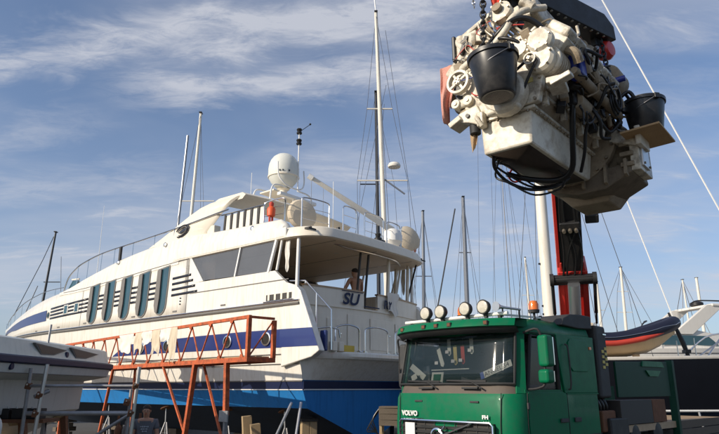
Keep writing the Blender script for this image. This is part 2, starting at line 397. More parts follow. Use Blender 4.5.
# counter and bathing platform
def aft(x, d): return -d * (1 - (abs(x) / 2.8) ** 3.0)
XS = [-2.78 + 5.56 * i / 20 for i in range(21)]
b = MB(); b.loft([[(x * .95, -.03, 2.19) for x in XS], [(x * .975, aft(x, .35) - .02, 2.48) for x in XS], [(x, aft(x, .68), 2.70) for x in XS]], closed=False)
b.build('counter', 'gelcoat', Y_)
b = MB(); b.loft([[(x, aft(x, .74), 2.70) for x in XS] + [(2.78, .3, 2.70), (-2.78, .3, 2.70)], [(x, aft(x, .8), 2.76) for x in XS] + [(2.78, .3, 2.76), (-2.78, .3, 2.76)],
                  [(x, aft(x, .8), 2.85) for x in XS] + [(2.78, .3, 2.85), (-2.78, .3, 2.85)], [(x, aft(x, .76), 2.88) for x in XS] + [(2.78, .3, 2.88), (-2.78, .3, 2.88)]], True, True, True)
b.build('bathing_platform', 'gelcoat', Y_, bevel=.01)
for sg in (-1, 1):                                   # quarter wings beside the platform
    b = MB(); b.prism([(.6, 2.5), (-.45, 2.72), (-.70, 2.86), (-.42, 3.5), (-.02, 4.36), (.12, 4.5), (.6, 4.5)], (sg * 2.805, 0, 0), (0, 1, 0), (0, 0, 1), (-sg * .22, 0, 0))
    b.build('quarter_wing', 'gelcoat', Y_, bevel=.03)
    b = MB(); b.prism([(.66, 2.985), (-.655, 2.975), (-.455, 3.42), (.66, 3.435)], (sg * 2.812, 0, 0), (0, 1, 0), (0, 0, 1), (-sg * .004, 0, 0)); b.build('blue_band_end', 'royal_blue', Y_)
# blue band with portholes along the lower topsides
def hx(s, z):                                       # half beam of the lower topsides at height z
    u = s / 23.6; a = lv('mid', u); c = lv('rub', s / 24.3); t = (z - a[2]) / (c[2] - a[2]); return a[0] + (c[0] - a[0]) * max(-.3, min(1, t))
bt = [(-.02, 3.43), (2, 3.45), (4, 3.44), (6, 3.40), (7.6, 3.36), (8.2, 3.24), (8.7, 3.02)]
bb = [(-.02, 2.97), (2, 3.0), (4, 3.01), (6, 3.02), (8.7, 3.0)]
for sg in (-1, 1):
    SS = [-.02, 1, 2, 3, 4, 5, 6, 7, 7.6, 7.9, 8.2, 8.45, 8.7]; b = MB()
    b.loft([[(sg * (hx(max(0, s), interp(bb, s)) + .008), s, interp(bb, s)) for s in SS], [(sg * (hx(max(0, s), interp(bt, s)) + .008), s, interp(bt, s)) for s in SS]], closed=False)
    b.build('blue_band', 'royal_blue', Y_)
    for s in (1.2, 2.75, 5.6, 7.0):
        x = sg * (hx(s, 3.22) + .01)
        p = MB().lathe([(.145, -.01), (.175, .0), (.175, .025), (.14, .03)], (x, s, 3.22), (sg, 0, 0), 24, False).build('porthole', 'stainless', Y_)
        MB().lathe([(.0, .012), (.145, .012)], (x, s, 3.22), (sg, 0, 0), 24).build('pane', 'cabin_dark', p)
# upper topsides: closed forward of the saloon opening, low bulwark aft
def side_x(s, z):
    c = lv('rub', s / 24.3); t = lv('top', s / 24.9); k = (z - c[2]) / max(.05, t[2] - c[2]); return c[0] + (t[0] - c[0]) * max(0, min(1, k))
b = MB(); FS = [4.72, 5.2, 6, 7, 8, 9, 10, 11, 12, 13, 14, 15, 16, 17, 18, 19, 20, 21, 22, 22.8, 23.4, 23.9, 24.3]
for sg in (-1, 1):
    rows = []
    for k in range(5):
        row = []
        for s in FS:
            f = s / 24.3 if s < 20 else s / 24.3; st = s if s < 18 else s + (24.9 - 24.3) * (s - 18) / 6.3
            c = lv('rub', s / 24.3); t = lv('top', st / 24.9); q = k / 4
            row.append((sg * (c[0] + (t[0] - c[0]) * q), c[1] + (t[1] - c[1]) * q, c[2] + (t[2] - c[2]) * q))
        rows.append(row)
    b.loft(rows, closed=False)
b.build('topsides', 'gelcoat', Y_, solid=.05)
for sg in (-1, 1):
    b = MB(); b.prism([(-.0, 4.08), (.1, 4.5), (.5, 4.62), (.95, 4.98), (4.74, 5.03), (4.74, 4.05), (0, 4.05)], (sg * 2.80, 0, 0), (0, 1, 0), (0, 0, 1), (-sg * .12, 0, 0))
    b.build('bulwark', 'gelcoat', Y_, bevel=.015)
    MB().bar((sg * 2.812, .4, 4.70), (sg * 2.812, 4.6, 4.72), .012, .02).build('bulwark_seam', 'grey_rubber', Y_)
    # air intake slot low on the quarter
    f = MB().box((sg * 2.806, .75, 4.27), (.02, .95, .16)).build('air_intake', 'cabin_dark', Y_, bevel=.008)
    for q in (-.36, -.12, .12, .36): MB().box((sg * 2.82, .75 + q, 4.27), (.02, .07, .15)).build('louvre', 'fascia', f)
    MB().tube([(sg*2.825, .2, 4.16), (sg*2.825, 1.3, 4.16)], .02, 6).build('intake_trim', 'stainless', Y_)
# vinyl enclosure windows
for sg in (-1, 1):
    X = sg * 2.76
    for poly, nm in () if sg > 0 else (([(4.66, 5.80), (4.05, 5.06), (2.62, 5.02), (2.42, 5.80)], 'saloon_window'), ([(2.36, 5.80), (2.55, 5.02), (1.2, 4.99), (.98, 5.79)], 'saloon_window')):
        MB().prism(poly, (X, 0, 0), (0, 1, 0), (0, 0, 1), (-sg * .012, 0, 0)).build(nm, 'vinyl', Y_, smooth=0)
    MB().prism([(4.9, 5.82), (4.9, 5.0), (4.0, 5.03), (4.66, 5.82)], (sg * 2.80, 0, 0), (0, 1, 0), (0, 0, 1), (-sg * .10, 0, 0)).build('window_surround', 'gelcoat', Y_, bevel=.01)
    MB().bar((sg * 2.78, 2.39, 5.81), (sg * 2.78, 2.58, 5.0), .05).build('window_post', 'white_paint', Y_)
    MB().bar((sg * 2.78, .93, 5.81), (sg * 2.78, 1.2, 4.96), .07).build('window_post', 'white_paint', Y_)
    MB().tube([(sg * 2.72, .78, 5.82), (sg * 2.72, .95, 5.0)], .035).build('window_post', 'white_paint', Y_)
    cloth('rolled_curtain', 'canvas_white', Y_, (sg * 2.66, .62, 5.78), (0, 1, 0), (0, 0, -1), .16, .75, 6, 8, .03, 5)
    for q in (.26,): MB().tube([(sg * 2.62, q, 5.82), (sg * 2.62, q + .02, 4.5)], .05, 10).build('deck_post', 'white_paint', Y_)
# aft deck, saloon bulkhead, ceiling
MB().box((0, 2.4, 3.5), (5.3, 4.7, .08)).build('aft_deck', 'teak', Y_)
MB().box((0, 4.72, 4.66), (5.2, .06, 2.3)).build('saloon_bulkhead', 'cabin_dark', Y_)
for x in (-1.9, -.5, .5, 1.9): MB().box((x, 4.66, 4.6), (.12, .08, 2.2)).build('bulkhead_post', 'teak', Y_)
for x in (-1.2, 1.2): MB().box((x, 4.67, 4.75), (1.1, .02, 1.6)).build('saloon_door_pane', 'window_glass', Y_)
MB().box((-1.7, 3.9, 4.0), (1.4, 1.0, .9)).build('deck_locker', 'fascia', Y_, bevel=.05)
# flybridge deck slab with rounded after corners
def slab_outline(ins, aft_):
    X = 2.82 - ins; o = []
    for i in range(9):
        a = i / 8 * math.pi / 2; o.append((-X + .95 * (1 - math.sin(a)), aft_ + ins + .95 * (1 - math.cos(a)) ,))
    o = o[::-1]; o = [(p[0], p[1]) for p in o]
    L_ = [(-X, 5.6)] + [(-X, aft_ + ins + .95 + .3)] + [(-X + .95 * (1 - math.cos(a)), aft_ + ins + 1.1 * (1 - math.sin(a))) for a in [i / 8 * math.pi / 2 for i in range(9)]]
    xs_ = [(-1.2, aft_ + ins - .06), (0, aft_ + ins - .08), (1.2, aft_ + ins - .06)]
    return L_ + xs_ + [(-x, y) for x, y in L_[::-1]]
b = MB(); rings = []
for z, i in ((5.80, .05), (5.815, .0), (5.86, .0), (6.07, .07), (6.10, .10), (6.12, .18)): rings.append([(x, y, z) for x, y in slab_outline(i, -.48)])
b.loft(rings, True, False, True); b.build('flybridge_deck', 'fascia', Y_, smooth=24)
b = MB(); b.loft([[(x, y, 5.795) for x, y in slab_outline(.045, -.48)], [(x, y, 5.802) for x, y in slab_outline(.045, -.48)]], True, True, False); b.build('deckhead', 'ceiling_cream', Y_, smooth=0)
MB().tube(smooth_path([(-2.0, .2, 5.97), (-1.2, -.10, 5.75), (0, -.2, 5.74), (1.2, -.1, 5.75), (2.0, .3, 5.77)]), .03).build('awning_track', 'stainless', Y_)
# flybridge coaming / wheelhouse roof
ZR = [(.9, 6.40), (2.46, 6.45), (3.6, 6.49), (5.0, 6.58), (5.6, 6.62), (6.44, 6.57), (7.6, 6.50), (8.84, 6.38), (10.16, 6.18), (11.0, 6.02), (11.64, 5.88), (12.3, 5.72), (13.2, 5.585)]
def coam(s):
    z0 = min(5.86, interp(TOPZ, s) + .0) if s > 5 else 5.86
    B = lv('top', s / 24.9)[0]; zr = interp(ZR, s)
    return B, z0, max(zr, z0 + .02)
b = MB(); rings = []
for s in [5.3, 5.6, 6, 6.6, 7.4, 8.2, 9, 9.8, 10.6, 11.3, 11.9, 12.4, 12.9, 13.3]:
    B, z0, zr = coam(s); h_ = zr - z0
    half = [(-B - .012, s, z0 - .10), (-B - .012, s, z0 + .01), (-B + .09 * min(1, h_), s, z0 + h_*.86), (-B + .13 * min(1, h_ * 2), s, z0 + h_*.97), (-B + .24, s, zr), (-B * .5, s, zr + .05)]
    rings.append(half + [(-x, y, z) for x, y, z in half[::-1]])
b.loft(rings, True, True, True); b.build('wheelhouse_roof', 'gelcoat', Y_, smooth=28)
for sg in (-1, 1):
    b = MB(); rings = []
    for s in [.55, .7, .9, 1.2, 2, 3, 4, 5, 5.5]:
        zr = interp(ZR, s) if s > .85 else {.55: 6.05, .7: 6.26}[s]; B = 2.82
        rings.append([(sg * B, s, 5.84), (sg * (B + .0), s, 6.1), (sg * (B - .10), s, zr - .04), (sg * (B - .14), s, zr), (sg * (B - .24), s, zr), (sg * (B - .3), s, zr - .06), (sg * (B - .3), s, 5.84)])
    b.loft(rings, True, True, True); b.build('flybridge_coaming', 'gelcoat', Y_, smooth=50)
    MB().box((sg * 2.6, -.05, 6.02), (.05, .22, .05)).build('deck_light', 'cabin_dark', Y_)
    # crease under the coaming
    MB().tube([(sg * (coam(s)[0] + .012), s, min(5.81, coam(s)[1] - .02)) for s in (4.8, 6, 7, 8, 9, 10, 11, 12, 12.9)], .012, 6).build('coaming_seam', 'grey_rubber', Y_)
    # wheelhouse windscreen wing
    f = MB().prism([(12.9, 5.55), (13.35, 5.55), (12.85, 6.05), (12.35, 6.02)], (sg * 2.45, 0, 0), (0, 1, 0), (0, 0, 1), (-sg * .03, 0, 0)).build('windscreen_wing', 'window_glass', Y_, smooth=0)
    MB().bar((sg * 2.47, 12.3, 6.06), (sg * 2.47, 12.85, 6.09), .06, .05).build('visor', 'fascia', f)
MB().loft([[(-2.4, 13.3, 5.5), (-1.2, 13.75, 5.5), (0, 13.9, 5.5), (1.2, 13.75, 5.5), (2.4, 13.3, 5.5)], [(-2.35, 12.75, 6.04), (-1.2, 13.1, 6.06), (0, 13.2, 6.07), (1.2, 13.1, 6.06), (2.35, 12.75, 6.04)]], closed=False).build('wheelhouse_windscreen', 'window_glass', Y_, solid=.02)
# foredeck
b = MB(); FD = [11, 13, 15, 17, 19, 21, 23, 24.6]
b.loft([[(-lv('top', s/24.9)[0] * .97, s, interp(TOPZ, s) - .22) for s in FD], [(0, s, interp(TOPZ, s) - .12) for s in FD], [(lv('top', s/24.9)[0] * .97, s, interp(TOPZ, s) - .22) for s in FD]], closed=False); b.build('foredeck', 'fascia', Y_)
# bow band and side stripes
def on_side(s, z, off=.008, sg=-1): return (sg * (side_x(s, z) + off), s, z)
ST = [(20.9, 4.70), (19.5, 4.78), (18.2, 4.87), (16.4, 4.95), (14.5, 5.0)]
SB = [(20.9, 4.62), (19.5, 4.50), (17.1, 4.56), (14.5, 4.58)]
for sg in (-1, 1):
    SS = [23.2, 22, 21, 20, 19, 18, 17, 16, 15, 14.4]
    tz = lambda s: interp(sorted(ST), s) if s < 20.9 else 4.70; bz = lambda s: interp(sorted(SB), s) if s < 20.9 else 4.55
    b = MB(); b.loft([[on_side(s, bz(s), .012, sg) for s in SS], [on_side(s, (bz(s)+tz(s))/2, .012, sg) for s in SS], [on_side(s, tz(s), .012, sg) for s in SS]], closed=False); b.build('bow_band', 'royal_blue', Y_)
    f = MB().lathe([(0, .012), (.13, .012), (.13, 0)], on_side(14.2, 4.79, .0, sg), (sg, 0, 0), 20).build('porthole', 'grey_rubber', Y_)
    MB().lathe([(0, .016), (.09, .016)], on_side(14.2, 4.79, .0, sg), (sg, 0, 0), 20).build('pane', 'window_glass', f)
    for k in range(4):
        q = k / 3; pts0 = []
        seg_ = [(14.0, 10.75)] + [(10.0, 9.6), (8.9, 8.5), (7.85, 7.45), (6.8, 6.35), (5.55, 4.25 + .12 * k)]
        for a, c in seg_:
            SS = [a + (c - a) * i / 6 for i in range(7)] if a - c > .4 else [a, c]
            zz = lambda s: (4.64 + (5.02 - 4.64) * q) + ((4.76 - 4.64) * (1 - q) + (5.30 - 5.02) * q) * (14 - s) / 9.5
            MB().loft([[on_side(s, zz(s) - .036, .010, sg) for s in SS], [on_side(s, zz(s) + .036, .010, sg) for s in SS]], closed=False).build('side_stripe', 'stripe_dark', Y_, solid=.004)
    for s in (11.6, 12.5):        # two small square ports among the stripes
        f = MB().box(on_side(s, 4.87, .0, sg), (.05, .34, .36)).build('port_window', 'gelcoat', Y_, bevel=.01)
        MB().box(on_side(s, 4.87, .022, sg), (.012, .24, .30)).build('pane', 'window_glass', f)
    # five tall saloon windows: slanted head, rounded foot, deep fin on the forward side
    for i in range(5):
        s0 = 10.28 - 1.06 * i; zt = 5.52 + .028 * i; zb = 4.22
        def shape(g_):
            o = [(s0 - .28 - g_, zt + .05 + g_), (s0 + .27 + g_, zt - .02 + g_)]
            cy_ = zb + .30; rx = .27 + g_
            o += [(s0 + .05 + rx * math.cos(a), cy_ - (.30 + g_) * math.sin(a)) for a in [math.pi * j / 8 for j in range(9)]]
            return o
        X0 = side_x(s0, 4.9)
        f = MB().prism(shape(.05), (sg * (X0 + .002), 0, 0), (0, 1, 0), (0, 0, 1), (sg * .022, 0, 0)).build('saloon_light', 'grey_rubber', Y_, bevel=.006)
        MB().prism(shape(.0), (sg * (X0 + .018), 0, 0), (0, 1, 0), (0, 0, 1), (sg * .012, 0, 0)).build('pane', 'window_glass', f, smooth=0)
        MB().prism([(s0 + .27, zt - .02), (s0 + .06, zt + .0), (s0 + .06, zb + .5), (s0 + .12, zb + .03), (s0 + .24, zb + .06), (s0 + .32, zb + .28)], (sg * (X0 + .03), 0, 0), (0, 1, 0), (0, 0, 1), (sg * .05, 0, 0)).build('fin', 'grey_rubber', f, bevel=.01)
# rails round the wheelhouse roof and the bow
HR = [(13.3, 5.6), (13.15, 5.95), (12.92, 6.22), (12.4, 6.45), (11.82, 6.60), (10.3, 6.78), (7.68, 6.88), (5.4, 6.98), (3.9, 7.08), (3.2, 7.12)]
for sg in (-1, 1):
    def rx_(s): return sg * (lv('top', s / 24.9)[0] - .14)
    MB().tube(smooth_path([(rx_(s), s, z) for s, z in HR], 5), .026, 8).build('roof_handrail', 'stainless', Y_)
    for s in (12.2, 11.4, 10.4, 9.5, 8.3, 7.0, 5.9): MB().tube([(rx_(s), s, interp(ZR, s) - .02), (rx_(s), s, interp(sorted(HR), s))], .013, 6).build('stanchion', 'stainless', Y_)
    MB().box((rx_(9.1), 9.1, 6.58), (.07, .1, .5)).build('light_post', 'cabin_dark', Y_)
    BR = [(13.2, 5.80), (15, 5.84), (17, 5.75), (18.7, 5.62), (20.5, 5.40), (22, 5.28), (23.5, 5.24), (24.6, 5.2)]
    MB().tube(smooth_path([(sg * max(.02, lv('top', s / 24.9)[0] - .08), s, z) for s, z in BR], 4), .016, 8).build('bow_rail', 'stainless', Y_)
    for s in (14, 15.5, 17, 18.5, 20, 21.5, 23): MB().tube([(sg * max(.02, lv('top', s / 24.9)[0] - .08), s, interp(TOPZ, s) - .05), (sg * max(.02, lv('top', s / 24.9)[0] - .08), s, interp(BR, s))], .012, 6).build('stanchion', 'stainless', Y_)
MB().tube([(0, 24.8, 4.4), (0, 24.9, 5.35)], .02, 6).build('jack_staff', 'stainless', Y_)
MB().tube([(-.4, 15.0, 5.3), (-.45, 14.95, 8.2), (-.5, 14.9, 10.0)], [.02, .012, .006], 6).build('whip_antenna', 'white_paint', Y_)
# radar arch: two swept legs and a broad beam across
for sg in (-1, 1):
    b = MB(); rings = []
    for sa, sb, z, x in ((7.3, 4.35, 6.50, 2.62), (6.6, 4.05, 6.74, 2.60), (5.9, 3.75, 7.02, 2.57), (5.25, 3.45, 7.28, 2.54), (4.75, 3.15, 7.46, 2.50), (4.35, 2.9, 7.57, 2.42), (4.1, 2.75, 7.62, 2.28)):
        t = .07; rings.append([(sg * (x + t), sa - .25, z), (sg * (x + t*.6), sa, z + .01), (sg * (x - t), sa - .2, z), (sg * (x - t), sb + .1, z - .02), (sg * x, sb, z - .03), (sg * (x + t), sb + .1, z - .02)])
    b.loft(rings, True, True, True); b.build('arch_leg', 'fascia', Y_, smooth=50)
    MB().prism([(5.2, 6.86), (4.3, 6.72), (4.55, 6.45), (4.95, 6.45)], (sg * 2.66, 0, 0), (0, 1, 0), (0, 0, 1), (sg*.01, 0, 0)).build('vent_panel', 'fascia', Y_)
    # swirl emblem on the arch foot
    e = empty('emblem'); e.parent = Y_
    for rr, th_, m in ((1.0, .022, 'stripe_dark'), (.72, .02, 'grey_rubber')):
        MB().tube([(sg * 2.70, 5.42 + .33 * rr * math.cos(a), 6.80 + .17 * rr * math.sin(a) - .06 * math.cos(a)) for a in [math.pi * (.15 + 1.6 * i / 20) for i in range(21)]], th_, 6).build('ring', m, e)
    MB().prism([(5.1, 6.9), (5.3, 6.86), (5.62, 6.76), (5.5, 6.74), (5.2, 6.80)], (sg * 2.685, 0, 0), (0, 1, 0), (0, 0, 1), (sg * .03, 0, 0)).build('wing', 'stripe_dark', e)
b = MB(); rings = []
for i in range(13):
    x = -2.45 + 4.9 * i / 12; zz = 7.60 + .10 * (1 - (x / 2.45) ** 2); c = 3.45 + .0 * x
    rings.append([(x, c - .74, zz - .05), (x, c - .6, zz + .04), (x, c + .5, zz + .05), (x, c + .68, zz), (x, c + .5, zz - .15), (x, c - .6, zz - .16)])
b.loft(rings, True, True, True); b.build('arch_beam', 'fascia', Y_, smooth=50)
# satellite dome on its pedestal with guard bars, anemometer pole
dm = MB().lathe([(.26, -.54), (.32, -.50), (.44, -.35), (.50, -.24), (.53, -.17), (.53, .0), (.53, .12), (.51, .27), (.455, .42), (.37, .54), (.25, .63), (.12, .675), (.001, .69)], (0, 3.7, 9.15), (0, 0, 1), 32).build('satellite_dome', 'dome_white', Y_, smooth=60)
MB().lathe([(.54, -.03), (.545, -.02), (.545, .02), (.54, .03)], (0, 3.7, 8.97), (0, 0, 1), 32).build('rim', 'fascia', dm)
for a in (2.5, 2.7, 3.1): MB().box((.535 * math.cos(a + 1.2), 3.7 + .535 * math.sin(a + 1.2), 9.06), (.04, .04, .05), (0, 0, a + 1.2)).build('mark', 'stripe_dark', dm)
MB().lathe([(.26, 0), (.2, .06), (.14, .1), (.14, .8), (.22, .86)], (0, 3.7, 7.68), (0, 0, 1), 20).build('dome_pedestal', 'fascia', Y_)
MB().box((0, 3.7, 8.28), (1.5, .7, .06)).build('dome_tray', 'fascia', Y_, bevel=.02)
for x in (-.95, .95):
    for y in (3.25, 4.1): MB().tube(smooth_path([(x * 1.05, y, 7.65), (x, y, 8.2), (x * .82, y, 8.42), (x * .3, y, 8.45)], 4), .028).build('mast_leg', 'white_paint', Y_)
MB().tube(smooth_path([(-.62, 3.35, 9.3), (-.6, 3.3, 8.8), (-.3, 3.2, 8.5), (.3, 3.2, 8.5), (.6, 3.3, 8.8), (.62, 3.35, 9.3)], 4), .025).build('dome_guard', 'white_paint', Y_)
MB().box((0, 3.0, 8.05), (1.7, .18, .12)).build('radar_scanner', 'white_paint', Y_, bevel=.03)
MB().lathe([(.12, -.2), (.16, -.1), (.16, 0)], (0, 3.0, 8.0)).build('radar_base', 'white_paint', Y_)
pole = MB().tube([(.2, 3.2, 8.4), (.2, 3.2, 10.75)], .022, 8).build('signal_pole', 'white_paint', Y_)
for z in (10.22, 10.62): MB().lathe([(.09, -.09), (.10, -.06), (.07, 0), (.10, .06), (.08, .1), (.0, .11)], (.2, 3.2, z), (0, 0, 1), 14).build('signal_lamp', 'black', pole)
MB().tube([(.2, 3.2, 10.6), (.62, 3.1, 11.0)], .012, 6).build('wind_vane', 'black', pole); MB().sph((.63, 3.1, 11.02), .04, 8, 6).build('vane_tip', 'black', pole)
for x, y, z, hh in ((-1.5, 3.6, 7.7, 1.0), (1.6, 3.3, 7.7, 1.3), (-.9, .6, 6.3, 1.6)): MB().tube([(x, y, z), (x, y, z + hh)], .009, 6).build('whip_antenna', 'white_paint', Y_)
# row of striped folding chairs lashed to the flybridge rail
for i in range(6):
    y = 3.55 - .30 * i
    f = MB().bar((-2.5, y, 6.35), (-2.5, y - .04, 7.02), .05, .07).build('seat_frame', 'cabin_dark', Y_)
    MB().box((-2.48, y - .15, 6.72), (.03, .18, .56)).build('seat_canvas', 'canvas_white', f)
MB().tube([(-2.52, 3.7, 7.05), (-2.52, 1.75, 7.02)], .02, 6).build('flybridge_rail', 'stainless', Y_)
MB().box((-2.5, 4.05, 6.62), (.25, .35, .3)).build('deck_box', 'fascia', Y_, bevel=.03)
# orange beacon buoy standing on the coaming
by = empty('buoy_light'); by.parent = Y_
MB().lathe([(.07, 0), (.11, .02), (.12, .22), (.09, .27), (.05, .30)], (-2.55, 1.45, 6.60), (0, 0, 1), 16).build('float', 'orange_plastic', by)
MB().lathe([(.05, 0), (.07, .05), (.06, .12), (.0, .16)], (-2.55, 1.45, 6.89), (0, 0, 1), 14).build('lamp', 'pennant_red', by)
for x in (-.05, .05): MB().tube([(-2.55 + x, 1.45, 6.62), (-2.55 + x, 1.45, 6.4)], .03, 8).build('leg', 'pennant_red', by)
# round covers, guard rails and davit on the after flybridge
MB().lathe([(.0, -.16), (.28, -.15), (.42, -.06), (.45, .04), (.40, .12), (.2, .17), (.0, .18)], (-1.85, .95, 6.72), (-.35, -.9, .1), 28).build('round_cover', 'canvas_cream', Y_)
MB().tube([(-1.85, .98, 6.12), (-1.85, .98, 6.5)], .05).build('cover_post', 'stainless', Y_)
def loop(x0, x1, y, z0, z1, y1=None):
    y1 = y if y1 is None else y1
    MB().tube([(x0, y, z0)] + smooth_path([(x0, y, z1 - .15), (x0 + .05 * (1 if x1 > x0 else -1), y, z1 - .03), ((x0+x1)/2, (y+y1)/2, z1), (x1 - .05 * (1 if x1 > x0 else -1), y1, z1 - .03), (x1, y1, z1 - .15)], 3) + [(x1, y1, z0)], .02, 8).build('guard_rail', 'stainless', Y_)
    for q in (.35, .68): MB().tube([(x0, y, z0 + (z1-z0)*q), (x1, y1, z0 + (z1-z0)*q)], .008, 6).build('guard_wire', 'stainless', Y_)
loop(-2.35, -1.4, .45, 6.1, 7.05, .3); loop(-1.15, -.55, .0, 6.1, 7.0); loop(-.3, .6, -.1, 6.1, 6.98); loop(.85, 1.55, -.05, 6.1, 6.95); loop(1.75, 2.4, .05, 6.1, 7.0, .5)
loop(-2.55, -2.45, 1.75, 6.4, 7.1, 1.0)
MB().lathe([(.09, 0), (.10, .12), (.05, .2), (.05, .3)], (-1.0, .3, 6.12)).build('winch', 'black', Y_)
MB().lathe([(.11, 0), (.12, .16), (.07, .2), (.09, .3), (.02, .34)], (.32, -.12, 6.12)).build('winch', 'black', Y_); MB().box((.5, -.1, 6.2), (.22, .16, .14)).build('winch_motor', 'black', Y_, bevel=.02)
dv = MB().cyl((1.95, .6, 6.1), (1.95, .6, 7.0), .17, .15, 16).build('davit_post', 'fascia', Y_)
b = MB(); b.loft([[(1.95 + a * .11, .5 + c, 6.95 + e) for a, c, e in ((-1, 0, -.13), (1, 0, -.13), (1, 0, .13), (-1, 0, .13))], [(-.35 + a * .05, 2.0 + c, 8.47 + e) for a, c, e in ((-1, 0, -.08), (1, 0, -.08), (1, 0, .08), (-1, 0, .08))]], True, True, True)
b.build('davit_boom', 'fascia', Y_, bevel=.02); MB().cyl((-.33, 2.0, 8.47), (-.45, 2.08, 8.55), .10, .09, 14).build('davit_head', 'white_paint', Y_)
MB().tube([(-.38, 2.0, 8.4), (-.38, 2.0, 7.6)], .008, 6).build('davit_wire', 'wire', Y_)
MB().lathe([(.0, -.1), (.2, -.08), (.31, .05), (.31, .25), (.24, .40), (.1, .47), (.0, .48)], (1.35, .1, 6.35), (0, 0, 1), 24).build('small_dome', 'white_paint', Y_)
MB().lathe([(.0, -.2), (.3, -.18), (.42, -.08), (.44, .1), (.3, .2), (.0, .22)], (2.55, .35, 6.75), (-.3, -.9, .2), 24).build('round_cover', 'canvas_cream', Y_)
cloth('hanging_towel', 'rag_pink', Y_, (2.72, .2, 6.8), (.8, .2, 0), (0, 0, -1), .25, .55, 6, 8, .04, 9)
# transom wall, curved in plan, with door panels, platform rails, steps
def tw(x, d=.34): return .1 - d * (1 - (x / 2.6) ** 2)
def wall(x0, x1, z0, z1, name, m, off=0, n_=12, th=.06, parent=None, **k):
    b = MB(); xs_ = [x0 + (x1 - x0) * i / n_ for i in range(n_ + 1)]
    b.loft([[(x, tw(x) - off, z0) for x in xs_], [(x, tw(x) - off, z1) for x in xs_], [(x, tw(x) - off + th, z1) for x in xs_], [(x, tw(x) - off + th, z0) for x in xs_], [(x, tw(x) - off, z0) for x in xs_]], closed=False, )
    return b.build(name, m, parent or Y_, **k)
wall(-2.58, 2.58, 2.86, 4.08, 'transom', 'fascia')
wall(-2.62, 2.62, 4.055, 4.10, 'transom_moulding', 'fascia', .035, th=.1)
wall(-2.58, -.52, 4.10, 4.55, 'transom_bulwark', 'fascia', .02)
wall(.08, 2.58, 4.10, 4.55, 'transom_bulwark', 'fascia', .02)
wall(-2.58, -.52, 4.54, 4.58, 'capping_rail', 'teak', .04, th=.12); wall(.08, 2.58, 4.54, 4.58, 'capping_rail', 'teak', .04, th=.12)
for x0, x1, z0, z1 in ((-1.85, -1.3, 3.0, 3.75), (-1.15, -.62, 2.95, 3.9), (-.25, .75, 3.0, 3.85), (1.0, 1.9, 3.0, 3.8), (-2.1, -1.95, 3.0, 3.5)):
    wall(x0, x1, z0, z1, 'transom_door', 'fascia', .018, th=.02, bevel=.008)
    MB().box((x1 - .1, tw(x1 - .1) - .03, (z0+z1)/2), (.06, .02, .03)).build('latch', 'stainless', Y_)
def arc_x(x): return tw(x) - .045
m4 = basis((-1.52, arc_x(-1.52) - .0, 4.17), (1, -.12, 0), (0, 0, 1))
text('name_lettering', 'SU', .44, 'navy', Y_, basis((-1.40, arc_x(-1.40) - .03, 4.16), (1, -.115, 0), (0, 0, 1)), shear=.25, bold=.012, sx=1.15)
MB().bar((-1.40, arc_x(-1.4) - .02, 4.515), (-.62, arc_x(-.62) - .02, 4.515), .012, .018).build('name_line', 'navy', Y_)
text('name_lettering', 'RY', .34, 'navy', Y_, basis((.30, arc_x(.3) - .03, 4.19), (1, .03, 0), (0, 0, 1)), shear=.2, bold=.01, sx=1.0)
MB().bar((-.55, arc_x(-.5) - .02, 4.16), (.1, arc_x(.1) - .02, 4.16), .02, .03).build('gate_sill', 'navy', Y_)
for x, h_ in ((-.42, .5), (-.05, .55)): MB().bar((x - .1, .05, 4.15), (x + .06, .0, 5.75), .05, .05).build('gate_post', 'cabin_dark', Y_)
cloth('draped_sheet', 'canvas_white', Y_, (.75, arc_x(.7) - .06, 4.68), (1, 0, 0), (0, 0, -1), .55, .62, 8, 8, .03, 3)
for x0, x1 in ((-1.95, -1.22), (-1.0, -.05), (.3, 1.1), (1.4, 2.2)):
    MB().tube([(x0, aft(x0, .7) , 2.88)] + smooth_path([(x0, aft(x0, .7), 3.38), (x0 + .06, aft(x0, .7), 3.5), ((x0+x1)/2, aft((x0+x1)/2, .7), 3.56), (x1 - .06, aft(x1, .7), 3.5), (x1, aft(x1, .7), 3.38)], 4) + [(x1, aft(x1, .7), 2.88)], .022, 8).build('platform_rail', 'stainless', Y_)
    for xx in (x0, x1): MB().cyl((xx, aft(xx, .7), 2.87), (xx, aft(xx, .7), 2.92), .05, .05, 10).build('rail_foot', 'stainless', Y_)
MB().tube([(-2.62, .55, 4.68), (-2.5, .1, 4.66), (-2.3, -.62, 3.88), (-2.3, -.64, 2.9)], .024, 8).build('stair_rail', 'stainless', Y_)
MB().tube([(-2.5, .1, 4.66), (-2.5, .1, 4.1)], .02).build('stair_rail_post', 'stainless', Y_); MB().tube([(-2.5, -.3, 4.3), (-2.5, -.3, 2.9)], .022).build('stair_rail_post', 'stainless', Y_)
MB().tube([(-2.55, -.35, 3.42), (-2.3, -.6, 3.45), (-2.1, -.7, 3.40), (-2.05, -.7, 3.2)], .018).build('stair_rail', 'stainless', Y_)
for i in range(4): MB().box((-2.3, -.2 + .2 * i, 3.0 + .26 * i), (.5, .24, .06)).build('step', 'fascia', Y_, bevel=.01)
MB().box((-2.42, -.5, 3.12), (.10, .2, .5)).build('fender_cover', 'royal_blue', Y_, bevel=.03)
for x in (-2.1, -1.85): MB().box((x, -.52, 3.0), (.18, .16, .24)).build('shore_socket', 'fascia', Y_, bevel=.02)
for x in (-2.3, -1.2, .4, 1.8): MB().tube([(x - .1, aft(x, .74), 2.93), (x - .06, aft(x, .74), 2.9), (x + .06, aft(x, .74), 2.9), (x + .1, aft(x, .74), 2.93)], .02, 6).build('cleat', 'stainless', Y_)
